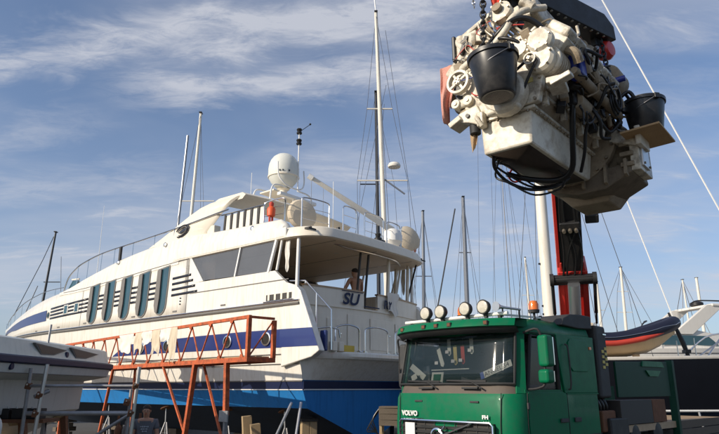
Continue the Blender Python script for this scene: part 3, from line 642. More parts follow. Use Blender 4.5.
# starboard after posts seen through the deck
for x, y in ((1.05, .1), (2.3, .25), (2.55, .9)): MB().bar((x, y, 4.5), (x + .02, y - .05, 5.82), .09, .07).build('deck_post', 'fascia', Y_)
MB().tube([(2.35, -.1, 5.8), (2.62, .5, 4.6)], .03).build('awning_strut', 'cabin_dark', Y_)
for k in range(4): MB().box((2.0, .4 + .14*k, 4.15), (.5, .02, .5)).build('slatted_door', 'teak', Y_)
# yellow fender tray on the platform: a loose thing
yb = thing('yellow_tray', 'yellow plastic tray lying on the yacht bathing platform', 'tray', (Y_.matrix_basis @ Vector((-1.62, -.45, 2.885))), R(51))
MB().box((0, 0, .03), (.62, .22, .06)).build('base', 'yellow_plastic', yb, bevel=.01)
for sx, sy, dx, dy in ((0, .1, .62, .02), (0, -.1, .62, .02), (.3, 0, .02, .2), (-.3, 0, .02, .2)): MB().box((sx, sy, .10), (dx, dy, .12)).build('side', 'yellow_plastic', yb)

# skin fittings, scuppers and seams on the topsides
r_ = random.Random(11)
for sg in (-1, 1):
    for s in (.5, 1.9, 3.4, 4.6, 6.6, 8.1, 9.9):
        z = 2.62 + r_.uniform(-.05, .12); x = sg * (hx(s, z) + .0)
        MB().lathe([(.03, 0), (.05, .0), (.05, .025), (.03, .03)], (x - sg * .01, s, z), (sg, 0, 0), 12).build('skin_fitting', r_.choice(('stainless', 'grey_rubber')), Y_)
    for s in (3.0, 5.3, 7.6, 10.8, 13.0, 15.4): MB().box((sg * (side_x(s, 4.2) + .008), s, 4.24), (.014, .20, .045)).build('scupper', 'grey_rubber', Y_)
    for s in (4.75, 11.2): MB().tube([(sg * (side_x(s, z) + .004), s, z) for z in (4.15, 4.7, 5.2, 5.6)], .006, 5).build('panel_seam', 'grey_rubber', Y_)
    for q in (0, .09, .18): MB().box((sg * 2.815, 5.05, 4.44 + q), (.012, .06, .035)).build('registration_mark', 'stripe_dark', Y_)
    for s in (2.0, 6.2, 9.0): MB().lathe([(.06, 0), (.075, .0), (.075, .03), (.04, .05), (0, .05)], (sg * (lv('top', s / 24.9)[0] - .05 if s > 5 else sg * 0 + 2.72), s, interp(ZR, s) - .12), (sg, 0, .2), 14).build('deck_lamp', 'stainless', Y_)
    MB().box((sg * 2.60, -.2, 5.97), (.28, .02, .05)).build('stern_lamp', 'cabin_dark', Y_, bevel=.008)
for x in (-2.2, -1.4, -.6, .2, 1.0, 1.8): MB().lathe([(0, .012), (.07, .012), (.085, 0)], (x, .6 + .2 * abs(x), 5.80), (0, 0, -1), 16).build('deckhead_lamp', 'fascia', Y_)
for x in (-1.8, 0, 1.8): MB().bar((x, -.3, 5.797), (x, 4.6, 5.797), .02, .012).build('deckhead_seam', 'grey_rubber', Y_)
MB().box((-2.05, 4.2, 4.9), (.9, .7, 1.9)).build('galley_cabinet', 'teak', Y_, bevel=.03)
MB().box((-.4, 4.5, 5.45), (1.6, .3, .35)).build('head_locker', 'teak', Y_, bevel=.02)

# ------------------------------------------------------------------ lorry (x driver's side, y rearwards from the front, z up)
T_ = thing('lorry', 'green lorry with roof lamps and sun visor parked facing the camera', 'lorry', (1.305, 9.723, 0), R(-47))
def plan(wd, y0, y1, rf, bow=.10, n_=7, rr=.06):
    h_ = wd / 2; o = []
    for i in range(n_): a = math.pi / 2 * i / (n_ - 1); o.append((-h_ + rf * (1 - math.cos(a)), y0 + bow * .6 + rf * (1 - math.sin(a))))
    for q in (-.5, 0, .5): o.append((q * (h_ - rf) * 1.2, y0 + bow * (abs(q) ** 2)))
    for i in range(n_): a = math.pi / 2 * (1 - i / (n_ - 1)); o.append((h_ - rf * (1 - math.cos(a)), y0 + bow * .6 + rf * (1 - math.sin(a))))
    o += [(h_, y1 - rr), (h_ - rr, y1), (-h_ + rr, y1), (-h_, y1 - rr)]
    return o
def rings(levels): return [[(x, y, z) for x, y in plan(*a)] for z, a in levels]
CW = 2.46
b = MB(); b.loft(rings([(.95, (CW, .03, 2.62, .30)), (1.05, (CW, .0, 2.62, .30)), (1.5, (CW, .0, 2.62, .30)), (1.84, (CW, .02, 2.62, .32)), (1.92, (CW - .01, .05, 2.62, .34))]), True, True, True)
body = b.build('cab_body', 'green', T_, smooth=45)
# scuttle under the windscreen
b = MB(); b.loft(rings([(1.90, (CW - .06, .055, .9, .36)), (2.02, (CW - .10, .09, .9, .36)), (2.07, (CW - .14, .115, .9, .36))]), True, True, True); b.build('scuttle', 'plastic_brown', T_, smooth=45)
# roof with the over-screen band
b = MB(); b.loft(rings([(2.80, (CW - .14, .26, 2.60, .34)), (2.86, (CW - .10, .25, 2.61, .36)), (2.97, (CW - .16, .30, 2.61, .38)), (3.05, (CW - .34, .48, 2.58, .4)), (3.08, (CW - .7, .8, 2.5, .4))]), True, True, True)
b.build('roof', 'green', T_, smooth=50)
# pillars, door, rear quarter and back wall
for sg in (-1, 1):
    X = sg * CW / 2
    b = MB(); b.loft([[(X - sg*.005, .40, 1.92), (X - sg*.09, .26, 1.92), (X - sg*.15, .30, 1.92), (X - sg*.09, .48, 1.92)], [(X - sg*.06, .54, 2.83), (X - sg*.13, .43, 2.83), (X - sg*.19, .47, 2.83), (X - sg*.13, .62, 2.83)]], True, True, True)
    b.build('windscreen_pillar', 'green', T_, bevel=.01)
    b = MB(); b.prism([(1.52, 1.92), (1.40, 2.50), (1.38, 2.84), (2.62, 2.84), (2.62, 1.92)], (X - sg*.01, 0, 0), (0, 1, 0), (0, 0, 1), (-sg * .06, 0, 0)); b.build('rear_quarter', 'green', T_, bevel=.01)
    b = MB(); b.prism([(1.72, 2.34), (1.72, 2.72), (1.80, 2.78), (2.30, 2.78), (2.40, 2.70), (2.40, 2.34), (2.30, 2.26), (1.82, 2.26)], (X - sg*.012, 0, 0), (0, 1, 0), (0, 0, 1), (sg * .02, 0, 0)); b.build('pressed_panel', 'green', T_, bevel=.012)
    MB().bar((X - sg*.002, 1.54, 1.91), (X - sg*.002, 2.6, 1.91), .015, .02).build('waist_moulding', 'green', T_)
    # door outline, window and handle
    d = MB().prism([(.45, 1.06), (1.50, 1.06), (1.53, 1.9), (1.42, 1.94), (.42, 1.94), (.40, 1.5)], (X + sg*.0, 0, 0), (0, 1, 0), (0, 0, 1), (sg * .012, 0, 0)).build('door', 'green', T_, bevel=.01)
    MB().box((X + sg*.03, 1.36, 1.52), (.03, .22, .06)).build('handle', 'plastic_dark', d, bevel=.01)
    MB().box((X + sg*.02, 1.80, 1.52), (.02, .2, .07)).build('locker_handle', 'plastic_dark', T_, bevel=.01)
    MB().prism([(.56, 1.96), (.72, 2.74), (1.34, 2.74), (1.38, 1.96)], (X - sg*.06, 0, 0), (0, 1, 0), (0, 0, 1), (-sg * .01, 0, 0)).build('window', 'side_glass', d, smooth=0)
    MB().tube([(X - sg*.05, .50, 1.95), (X - sg*.07, .70, 2.78), (X - sg*.06, 1.38, 2.79), (X - sg*.04, 1.41, 1.95)], .03, 6).build('window_seal', 'rubber', d)
    MB().bar((X - sg*.04, .38, 1.95), (X - sg*.04, 1.45, 1.95), .05, .05).build('window_sill', 'green', d)
    MB().tube([(X + sg*.002, 1.54, 1.08), (X + sg*.002, 1.545, 1.92)], .007, 5).build('panel_gap', 'rubber', T_)
    MB().tube([(sg*.97, .046, 1.02), (sg*.985, .05, 1.5), (sg*1.0, .085, 1.93)], .007, 5).build('panel_gap', 'rubber', T_)
MB().box((0, 2.60, 2.38), (CW - .14, .04, .94)).build('cab_rear_wall', 'green', T_)
# windscreen: curved pane, rubber seal
b = MB(); rows = []
for k in range(5):
    q = k / 4; z = 2.06 + .80 * q; row = []
    for i in range(13):
        x = -1.13 + 2.26 * i / 12; x *= (1 - .025 * q); row.append((x, .10 + .18 * q + .15 * (abs(x) / 1.13) ** 4, z))
    rows.append(row)
ws = b.loft(rows, closed=False).build('windscreen', 'windscreen', T_, smooth=60, solid=.006)
MB().tube([rows[0][i] for i in range(13)] + [rows[k][12] for k in range(1, 5)] + [rows[4][i] for i in range(11, -1, -1)] + [rows[k][0] for k in range(3, 0, -1)], .022, 6, True).build('seal', 'rubber', ws)
def wz(x, z, off=0): q = (z - 2.06) / .80; return (x, .10 + .18 * q + .15 * (abs(x) / 1.13) ** 4 - off, z)
# interior
MB().box((0, .62, 1.99), (2.2, .62, .16)).build('dashboard', 'plastic_dark', T_, bevel=.05)
MB().box((.55, .62, 2.10), (.6, .3, .16)).build('instrument_binnacle', 'plastic_dark', T_, bevel=.05)
MB().tube([(.62 + .22 * math.cos(a), .86 + .10 * math.sin(a), 2.16 + .17 * math.sin(a)) for a in [2 * math.pi * i / 20 for i in range(20)]], .018, 8, True).build('steering_wheel', 'rubber', T_)
MB().box((0, 2.45, 2.4), (2.2, .04, .85)).build('bunk_curtain', 'cabin_dark', T_)
for x in (-.62, .62):
    s_ = MB().box((x, 1.35, 1.95), (.55, .5, .16)).build('seat', 'seat_grey', T_, bevel=.05)
    MB().box((x, 1.62, 2.3), (.5, .16, .62), (R(-8), 0, 0)).build('backrest', 'seat_grey', s_, bevel=.06); MB().box((x, 1.66, 2.68), (.3, .12, .18)).build('headrest', 'seat_grey', s_, bevel=.05)
MB().box((0, 1.4, 1.86), (2.3, 2.2, .04)).build('cab_floor', 'plastic_dark', T_)
# things in the windscreen: number plate, papers, pennants
pl = empty('name_plate'); pl.parent = T_
a0 = Vector(wz(.62, 2.12, .0)) + Vector((0, .03, 0)); a1 = Vector(wz(1.03, 2.30)) + Vector((0, .04, 0)); dx = (a1 - a0).normalized(); up = Vector((-dx.z, .22, dx.x)).normalized()
m4 = basis(a0, dx, up); ln = .52
MB().prism([(0, 0), (ln, 0), (ln, .105), (0, .105)], a0, dx, up, dx.cross(up) * .006).build('plate', 'paper', pl, smooth=0)
MB().prism([(-.002, -.001), (.055, -.001), (.055, .106), (-.002, .106)], a0 + dx.cross(up) * .004, dx, up, dx.cross(up) * .005).build('blue_end', 'eu_blue', pl, smooth=0)
text('lettering', 'ANGEL 54', .098, 'black', pl, m4 @ Matrix.Translation((.065, .018, .008)), ext=.001, sx=.95)
pp = MB()
for (x, z, an, w_, h_) in ((-.93, 2.32, -.62, .34, .10), (-.80, 2.10, .5, .12, .10)):
    o_ = Vector(wz(x, z)) + Vector((0, .03, 0)); dx = Vector((math.cos(an), .06, math.sin(an))).normalized(); up = Vector((-math.sin(an), .2, math.cos(an))).normalized()
    MB().prism([(0, 0), (w_, 0), (w_, h_), (0, h_)], o_, dx, up, dx.cross(up) * .003).build('paper', 'paper', T_, smooth=0)
pc = MB().box(wz(-.25, 2.16, -.05), (.24, .02, .17), (R(-14), 0, 0)).build('permit_card', 'paper', T_); MB().box(wz(-.25, 2.165, -.038), (.15, .012, .10), (R(-14), 0, 0)).build('printed_panel', 'green', pc)
MB().bar(wz(-.4, 2.28, -.06), wz(.36, 2.29, -.06), .02, .016).build('sun_strip', 'paper', T_)
for x, z0, ln, m in ((-.12, 2.77, .24, 'paper'), (.02, 2.66, .28, 'pennant_yellow'), (.17, 2.66, .27, 'pennant_red'), (.33, 2.76, .22, 'paper'), (-.32, 2.62, .26, 'paper')):
    p = MB().prism([(-.035, 0), (.035, 0), (.035, -ln), (0, -ln - .03), (-.035, -ln)], Vector(wz(x, z0)) + Vector((0, .07, 0)), (1, .0, .1 if x > -.3 else .5), (-.1 if x > -.3 else -.4, .1, 1), (0, .006, 0)).build('pennant', m, T_, smooth=0)
    MB().prism([(-.034, 0), (.034, 0), (.034, -.05), (-.034, -.05)], Vector(wz(x, z0 - ln + .06)) + Vector((0, .055, 0)), (1, 0, 0), (0, .1, 1), (0, .004, 0)).build('fringe', 'white_paint', p, smooth=0)
    MB().tube([Vector(wz(x, z0)) + Vector((0, .07, 0)), Vector(wz(x, 2.85)) + Vector((0, .07, 0))], .004, 5).build('cord', 'wire', p)
# wipers
for x in (-.45, .42):
    w_ = MB().tube([(x + .28, .05, 1.99), wz(x + .06, 2.09, .03), wz(x - .42, 2.11, .02)], .012, 6).build('wiper', 'rubber', T_)
    MB().bar(wz(x - .42, 2.11, .012), wz(x + .3, 2.10, .012), .012, .03).build('blade', 'rubber', w_); MB().box((x + .05, .06, 2.0), (.3, .05, .03)).build('pivot_cover', 'plastic_dark', w_, bevel=.01)
# sun visor: painted upper rail over a smoked lip, marker lamps
def vy(x, f): return -.16 + .40 * (abs(x) / 1.2) ** 3 + f
VX = [-1.2 + 2.4 * i / 16 for i in range(17)]
b = MB(); b.loft([[(x, vy(x, .02), 2.885) for x in VX], [(x, vy(x, .0), 2.90) for x in VX], [(x, vy(x, .035), 3.0) for x in VX], [(x, vy(x, .06), 3.015) for x in VX], [(x, vy(x, .35), 3.02) for x in VX], [(x, vy(x, .35), 2.90) for x in VX], [(x, vy(x, .02), 2.885) for x in VX]], closed=False)
vis = b.build('sun_visor', 'green', T_, smooth=50)
b = MB(); b.loft([[(x, vy(x, .03), 2.89) for x in VX], [(x * .985, vy(x, .12), 2.80) for x in VX], [(x * .985, vy(x, .14), 2.80) for x in VX], [(x, vy(x, .06), 2.89) for x in VX]], closed=False); b.build('smoked_lip', 'plastic_dark', vis, smooth=50)
for x in (-.82, -.24, .02, .28, .86): f = MB().box((x, vy(x, .005), 2.945), (.055, .03, .045)).build('marker_lamp', 'rust', vis); MB().box((x, vy(x, .012), 2.945), (.075, .03, .065)).build('bezel', 'rubber', f)
# roof lamp bar
br = MB().tube([(-1.05, .32, 3.10), (1.05, .32, 3.10)], .028, 10).build('lamp_bar', 'white_paint', T_)
for x in (-.9, -.3, .3, .9): MB().bar((x, .34, 2.98), (x, .32, 3.10), .05, .05).build('bracket', 'plastic_dark', br)
for x in (-.50, -.18, .33, .68):
    l_ = MB().lathe([(.055, .12), (.10, .06), (.112, 0), (.116, -.02), (.108, -.03)], (x, .22, 3.215), (0, 1, .0), 24).build('spot_lamp', 'rubber', T_)
    MB().lathe([(.106, -.018), (.092, -.035), (.05, -.045), (0, -.048)], (x, .22, 3.215), (0, 1, .0), 24).build('lens', 'lamp_lens', l_)
    MB().box((x, .28, 3.10), (.05, .05, .1)).build('foot', 'plastic_dark', l_)
def beacon(x, y, z):
    l_ = MB().lathe([(.085, 0), (.09, .05)], (x, y, z), (0, 0, 1), 18).build('beacon', 'rubber', T_); MB().lathe([(.08, .05), (.08, .14), (.06, .19), (.0, .205)], (x, y, z), (0, 0, 1), 18).build('dome', 'amber', l_)
    MB().cyl((x, y, z - .1), (x, y, z), .02, .02, 8).build('stem', 'rubber', l_)
beacon(-.02, .60, 3.12); beacon(1.0, 1.15, 3.17)
hn = MB().lathe([(.075, 0), (.06, .03), (.03, .10), (.02, .2), (.018, .55)], (.92, .20, 3.20), (.15, 1, -.02), 16).build('air_horn', 'aluminium', T_)
MB().tube([(1.0, .72, 3.19), (1.0, .72, 3.04)], .012).build('horn_stay', 'rubber', hn); MB().tube([(.94, .35, 3.2), (.94, .35, 3.05)], .012).build('horn_stay', 'rubber', hn)
MB().bar((.85, .35, 3.10), (1.02, 1.3, 3.10), .03, .03).build('roof_rail', 'white_paint', T_)
MB().bar((1.02, 1.3, 3.12), (.6, 1.9, 3.12), .05, .03).build('roof_rail', 'plastic_dark', T_)
MB().tube([(1.05, .95, 2.9), (1.05, .95, 3.75)], .005, 5).build('aerial', 'wire', T_)
# mirrors both sides
for sg in (-1, 1):
    mr_ = MB().box((sg * (1.47 if sg > 0 else 1.33), .60, 2.53), (.17, .20, .46)).build('mirror', 'green' if sg > 0 else 'plastic_dark', T_, bevel=.045, seg=3); MB().box((sg * (1.47 if sg > 0 else 1.33), .71, 2.53), (.14, .02, .40)).build('mirror_glass', 'chrome', mr_)
    m2 = MB().box((sg * (1.46 if sg > 0 else 1.33), .58, 2.165), (.18, .20, .20)).build('mirror', 'green' if sg > 0 else 'plastic_dark', T_, bevel=.05, seg=3); MB().box((sg * (1.46 if sg > 0 else 1.33), .69, 2.165), (.14, .02, .15)).build('mirror_glass', 'chrome', m2)
    MB().tube(smooth_path([(sg * 1.2, .46, 2.80), (sg * 1.42, .5, 2.84), (sg * 1.45, .56, 2.6), (sg * 1.45, .56, 2.1), (sg * 1.36, .52, 2.0), (sg * 1.2, .46, 1.98)], 4), .018).build('mirror_arm', 'rubber', T_)
# front: grille, lettering, bumper, headlamps
gf = empty('grille'); gf.parent = T_
MB().box((0, .035, 1.20), (1.78, .05, .60)).build('backing', 'cabin_dark', gf)
for k in range(7): MB().box((0, .0, .97 + .075 * k), (1.74, .05, .03), (R(20), 0, 0)).build('slat', 'plastic_dark', gf)
for q in range(9): MB().box((-.8 + .2 * q, .012, 1.2), (.015, .03, .56)).build('divider', 'plastic_dark', gf)
MB().tube([(-.90, -.03, .92), (-.90, -.03, 1.47), (-.86, -.035, 1.51), (.86, -.035, 1.51), (.90, -.03, 1.47), (.90, -.03, .92)], .022, 8, True).build('chrome_frame', 'chrome', gf)
MB().bar((-.75, -.045, 1.05), (.52, -.045, 1.49), .02, .035, (0, 1, 0)).build('diagonal_bar', 'chrome', gf)
MB().lathe([(.10, -.01), (.125, 0), (.125, .02), (.10, .03), (.10, -.01)], (-.10, -.06, 1.29), (0, -1, 0), 28, False).build('ring_badge', 'chrome', gf)
MB().tube([(-.02, -.075, 1.36), (.06, -.075, 1.44)], .014, 6).build('badge_arrow', 'chrome', gf)
MB().box((-.68, -.035, 1.24), (.20, .015, .46)).build('pale_plate', 'white_paint', gf)
text('maker_lettering', 'VOLVO', .105, 'white_paint', T_, basis((-.90, .020, 1.575), (1, -.055, 0), (0, 0, 1)), ext=.009, bold=.004, sx=1.0)
text('model_lettering', 'FH', .075, 'white_paint', T_, basis((.70, .006, 1.565), (1, .06, 0), (0, 0, 1)), ext=.007, bold=.003, sx=1.2)
b = MB(); b.loft(rings([(.35, (2.5, -.02, .9, .3)), (.42, (2.52, -.06, .9, .3)), (.8, (2.52, -.07, .9, .3)), (.92, (2.5, -.03, .9, .3))]), True, True, True); b.build('bumper', 'green', T_, smooth=45)
for sg in (-1, 1):
    h_ = MB().box((sg * .88, .0, .68), (.5, .22, .22)).build('headlamp', 'chrome', T_, bevel=.04); MB().box((sg * .88, -.1, .68), (.46, .05, .18)).build('lens', 'lamp_lens', h_, bevel=.03)
# wheels
def wheel(x, y, r_=.5, wd=.30):
    w_ = MB().lathe([(.28, -wd/2), (r_ - .05, -wd/2), (r_, -wd/2 + .06), (r_, wd/2 - .06), (r_ - .05, wd/2), (.28, wd/2)], (x, y, r_), (1, 0, 0), 28).build('wheel', 'rubber', T_)
    MB().lathe([(.27, -.12), (.29, .1), (.2, .02), (.12, .06), (.0, .07)], (x, y, r_), (1 if x > 0 else -1, 0, 0), 24).build('rim', 'aluminium', w_)
for sg in (-1, 1):
    wheel(sg * 1.05, 1.45); wheel(sg * 1.02, 5.2, .5, .5); wheel(sg * 1.02, 6.5, .5, .5)
    MB().tube([(sg * 1.15, .85, .75), (sg * 1.15, 1.0, 1.02), (sg * 1.15, 1.45, 1.12), (sg * 1.15, 1.9, 1.02), (sg * 1.15, 2.1, .7)], .05, 6).build('wheel_arch', 'plastic_dark', T_)
for x in (-.42, .42): MB().box((x, 5.0, .95), (.09, 7.6, .28)).build('chassis_rail', 'crane_black', T_)
# black fairing, intake stack, headboard and load bed behind the cab
b = MB(); b.loft([[(x, y, z) for y, z in ((1.62, 3.0), (1.72, 3.12), (1.95, 3.20), (2.3, 3.22), (2.66, 3.21), (2.68, 2.99), (2.2, 2.97))] for x in (.55, 1.15, 1.20)], True, True, True); b.build('roof_fairing', 'plastic_dark', T_, bevel=.02)
b = MB(); b.loft([[(x, y, z) for y, z in ((1.62, 3.0), (1.72, 3.12), (1.95, 3.20), (2.3, 3.22), (2.66, 3.21), (2.68, 2.99), (2.2, 2.97))] for x in (-.55, -1.15, -1.20)], True, True, True); b.build('roof_fairing', 'plastic_dark', T_, bevel=.02)
st = MB().box((1.02, 2.95, 2.45), (.40, .40, 1.24)).build('intake_stack', 'plastic_dark', T_, bevel=.05)
for i in range(2):
    for k in range(4): MB().box((1.226, 2.94 + .11 * i, 2.62 - .09 * k + .05 * i), (.012, .075, .05)).build('vent_slot', 'pennant_yellow', st)
MB().box((1.226, 3.06, 2.92), (.012, .12, .02)).build('trim', 'chrome', st)
for y in (2.78, 2.9, 3.02): MB().tube(smooth_path([(1.0, y, 1.95), (1.12, y + .05, 1.7), (1.0, y + .1, 1.5), (.7, y, 1.4)], 4), .03).build('air_line', 'hose', T_)
MB().box((.95, 3.0, 1.45), (.5, .5, .35)).build('tank', 'rust', T_, bevel=.03)
hb = empty('load_bed'); hb.parent = T_
MB().prism([(3.35, 1.84), (5.72, 1.84), (5.72, 2.52), (3.35, 2.46)], (1.235, 0, 0), (0, 1, 0), (0, 0, 1), (-.04, 0, 0)).build('side_panel', 'green_shaded', hb, bevel=.006)
MB().prism([(4.45, 2.40), (5.50, 2.40), (5.40, 2.51), (4.5, 2.50)], (1.24, 0, 0), (0, 1, 0), (0, 0, 1), (.02, 0, 0)).build('ledge', 'green', hb); MB().prism([(4.75, 2.22), (5.15, 2.22), (5.30, 2.33), (4.6, 2.33)], (1.24, 0, 0), (0, 1, 0), (0, 0, 1), (.02, 0, 0)).build('sign_plate', 'green', hb)
MB().bar((1.22, 5.86, 1.1), (1.22, 5.90, 2.55), .14, .12).build('stake_post', 'green_shaded', hb, bevel=.01)
MB().box((0, 5.9, 1.30), (2.46, 5.2, .12)).build('bed_floor', 'teak', hb)
for k in range(3): MB().box((1.225, 7.25, .94 + .17 * k), (.04, 2.6, .155)).build('side_board', 'board_grey', hb, bevel=.006)
MB().box((-1.215, 5.9, 1.7), (.04, 5.1, .7)).build('side_panel', 'green_shaded', hb)
MB().box((1.12, 4.0, 1.58), (.28, 1.35, .42)).build('tool_box', 'cabin_dark', T_, bevel=.01)
MB().box((1.12, 5.02, 1.58), (.26, .62, .42)).build('rusty_plate', 'rust', T_, bevel=.01)
for y in (3.9, 4.9): MB().lathe([(.1, 0), (.22, .02), (.22, .12), (.1, .14)], (1.1, y, 1.2), (1, 0, 0), 18).build('air_tank', 'crane_black', T_)
# ------------------------------------------------------------------ loader crane behind the cab
K_ = thing('loader_crane', 'red loader crane with black telescopic boom rising behind the green cab', 'crane', (4.02, 11.55, 0), R(-47))
Kinv = K_.matrix_basis.inverted()
def kw(x, y, z): return Kinv @ Vector((x, y, z))
MB().box((0, 0, 1.25), (1.5, .7, .5)).build('base_frame', 'crane_black', K_, bevel=.03)
MB().lathe([(.34, 0), (.34, .1), (.26, .2), (.24, 1.6), (.28, 1.7)], (0, 0, 1.5), (0, 0, 1), 24).build('column', 'crane_red', K_)
base = Vector((4.10, 11.5, 3.35)); tip = Vector((2.42, 6.2, 9.6)); d = (tip - base).normalized()
sx = d.cross(Vector((0, 0, 1))).normalized(); sx = sx if sx.x > 0 else -sx; sy = d.cross(sx).normalized()
def bp(a, x, y): return kw(*(base + d * a + sx * x + sy * y))
def boomseg(a0, a1, w0, w1, h0, h1, name, m, x=0, y=0, bev=.02):
    b = MB(); b.loft([[bp(a, x + i * w_, y + j * h_) for i, j in ((-.5, -.5), (.5, -.5), (.5, .5), (-.5, .5))] for a, w_, h_ in ((a0, w0, h0), (a1, w1, h1))], True, True, True)
    return b.build(name, m, K_, bevel=bev)
LB = (tip - base).length
# sy points roughly up/back; the camera sees the -sy ... +sy side depending on tilt
boomseg(-.3, 1.1, .40, .38, .5, .5, 'boom_root', 'crane_red')
for sg in (-1, 1):
    boomseg(-.2, 1.12, .11, .10, .60, .56, 'boom_cheek', 'crane_red', sg * .205, .0)
    boomseg(.9, 1.3, .09, .04, .54, .52, 'boom_cheek', 'crane_red', sg * .19, .0)
boomseg(1.0, 5.2, .40, .38, .46, .42, 'outer_boom', 'crane_black')
boomseg(1.2, 5.2, .055, .05, .50, .46, 'boom_edge', 'crane_red', -.225, 0, .005)
boomseg(5.2, LB, .36, .30, .36, .30, 'inner_boom', 'crane_black')
boomseg(LB - .4, LB + .25, .38, .34, .38, .34, 'boom_head', 'crane_red')
import itertools
sgn = 1 if (sy.dot(Vector((0, -1, 0))) > 0) else -1        # side of the boom that faces the yard
F_ = sgn
b = MB(); b.cyl(bp(.98, -.36, F_ * .30), bp(.98, .36, F_ * .30), .075, .075, 18); b.build('cross_pin', 'crane_black', K_)
boomseg(.88, 1.06, .74, .74, .10, .10, 'trunnion_plate', 'crane_black', 0, F_ * .30)
for sg in (-1, 1):
    MB().cyl(bp(.98, sg * .33, F_ * .30), bp(.98, sg * .40, F_ * .30), .11, .11, 18).build('pin_cap', 'rubber', K_)
    MB().cyl(bp(.98, sg * .36, F_ * .30), bp(.25, sg * .36, F_ * .32), .03, .03, 10).build('tie_rod', 'crane_black', K_)
    MB().tube([bp(.98, sg*.36, F_*.3), bp(.5, sg*.36, F_*.36), bp(.0, sg*.36, F_*.3)], .02, 8).build('hydraulic_hose', 'hose', K_)
MB().cyl(bp(.95, 0, F_ * .42), bp(-.75, -.02, F_ * .50), .105, .105, 20).build('piston_rod', 'rod_chrome', K_)
MB().cyl(bp(-.5, -.02, F_ * .50), bp(-1.9, -.05, F_ * .55), .12, .12, 20).build('cylinder_barrel', 'crane_red', K_)
for q, (x0, x1) in enumerate(((-.1, .14), (.02, -.08), (.13, .10), (-.17, -.15))): MB().tube(smooth_path([bp(1.0, x0, F_*.30), bp(1.5, x0 + .05, F_*.30), bp(2.2, x1, F_*.27), bp(3.2, x1*.8, F_*.25), bp(5.0, x1 * .8, F_*.25)], 6), .017, 8).build('hydraulic_hose', 'hose', K_)
vb = boomseg(1.95, 2.12, .34, .34, .12, .12, 'valve_block', 'crane_black', 0, F_ * .27)
for q in (-.1, 0, .1): MB().cyl(bp(2.0, q, F_ * .34), bp(2.0, q, F_ * .42), .03, .03, 8).build('union', 'bolt_steel', K_)
lp = boomseg(2.0, 2.16, .22, .22, .14, .14, 'work_lamp', 'rubber', .38, F_ * .1)

# seams, hinges, dust rails and grab handles on the cab
for sg in (-1, 1):
    X = sg * CW / 2
    MB().tube([(X + sg*.006, .38, 1.05), (X + sg*.006, .37, 1.5), (X + sg*.006, .40, 1.93)], .007, 5).build('panel_gap', 'rubber', T_)
    MB().tube([(X + sg*.004, .42, 1.055), (X + sg*.004, 2.58, 1.055)], .008, 5).build('panel_gap', 'rubber', T_)
    MB().tube([(X - sg*.02, 1.40, 1.96), (X - sg*.02, 1.39, 2.82), (X - sg*.05, .66, 2.82)], .008, 5).build('panel_gap', 'rubber', T_)
    MB().tube(smooth_path([(X + sg*.01, 1.60, 1.98), (X + sg*.06, 1.60, 2.05), (X + sg*.06, 1.60, 2.6), (X + sg*.01, 1.60, 2.68)], 3), .014, 8).build('grab_handle', 'plastic_dark', T_)
    for z in (1.2, 1.75): MB().box((X + sg*.01, .40, z), (.03, .05, .09)).build('hinge', 'plastic_dark', T_, bevel=.006)
    MB().box((X + sg*.005, 2.45, 2.65), (.02, .07, .045)).build('side_marker', 'amber', T_)
    MB().bar((X + sg*.0, 1.56, 1.28), (X + sg*.0, 2.6, 1.28), .012, .012).build('locker_seam', 'rubber', T_)
    MB().box((sg * .55, .042, 1.80), (.16, .03, .03)).build('washer_cover', 'plastic_dark', T_, bevel=.008)
for x in (-.55, .55): MB().tube([(x - .12, .0, 1.535), (x + .12, .0, 1.535)], .006, 5).build('bonnet_latch', 'rubber', T_)

# ------------------------------------------------------------------ marine engine hanging from the crane (x right, y rearwards, z up)
EO = Vector((1.42, 5.361, 4.711)); ER = Euler((0, 0, R(-40)))
EM = Matrix.Translation(EO) @ ER.to_matrix().to_4x4()
E_ = thing('marine_engine', 'big cream V diesel engine with gearbox hanging from the crane', 'engine', EO, rot=ER)
def ebox(c, d, name, m='engine_cream', rot=None, bev=.012, parent=None): return MB().box(c, d, rot).build(name, m, parent or E_, bevel=bev)
def ecyl(p0, p1, r, name, m='engine_cream', r1=None, n=18, parent=None, bev=.006): return MB().cyl(p0, p1, r, r1, n).build(name, m, parent or E_, bevel=bev)
def etube(pts, r, name, m='hose', k=5, parent=None): return MB().tube(smooth_path(pts, k), r, 8).build(name, m, parent or E_, smooth=60)
# oil pan: bright rounded nose, added sole plate with the underside shade in its colour
b = MB(); rg = []
for y, xb, xt, zb, zt in ((0, .235, .265, -.49, -.17), (.015, .25, .27, -.50, -.165), (.8, .25, .285, -.50, -.165), (1.5, .25, .285, -.47, -.165), (1.56, .24, .28, -.44, -.17)):
    o = []
    for sx, sz in ((-1, -1), (1, -1), (1, 1), (-1, 1)): o.append((sx * (xb if sz < 0 else xt), y, zb if sz < 0 else zt))
    rg.append(o)
b.loft(rg, True, True, True); pan = b.build('oil_pan', 'engine_pan', E_, bevel=.045, seg=4)
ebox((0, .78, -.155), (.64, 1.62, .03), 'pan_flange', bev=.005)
MB().loft([[(-.205, y, z), (.205, y, z)] for y, z in ((.045, -.503), (.8, -.503), (1.48, -.474))], closed=False).build('pan_sole_shade', 'engine_sole_shade', E_, solid=.003)
bb_ = MB()
for sg in (-1, 1):
    for k in range(18): bb_.cyl((sg * .30, .05 + k * .088, -.185), (sg * .30, .05 + k * .088, -.135), .012, .012, 6)
for k in range(7): bb_.cyl((-.24 + .08 * k, -.012, -.185), (-.24 + .08 * k, -.012, -.135), .012, .012, 6)
bo = bb_.build('flange_bolts', 'bolt_steel', E_, smooth=0); bo['kind'] = 'stuff'
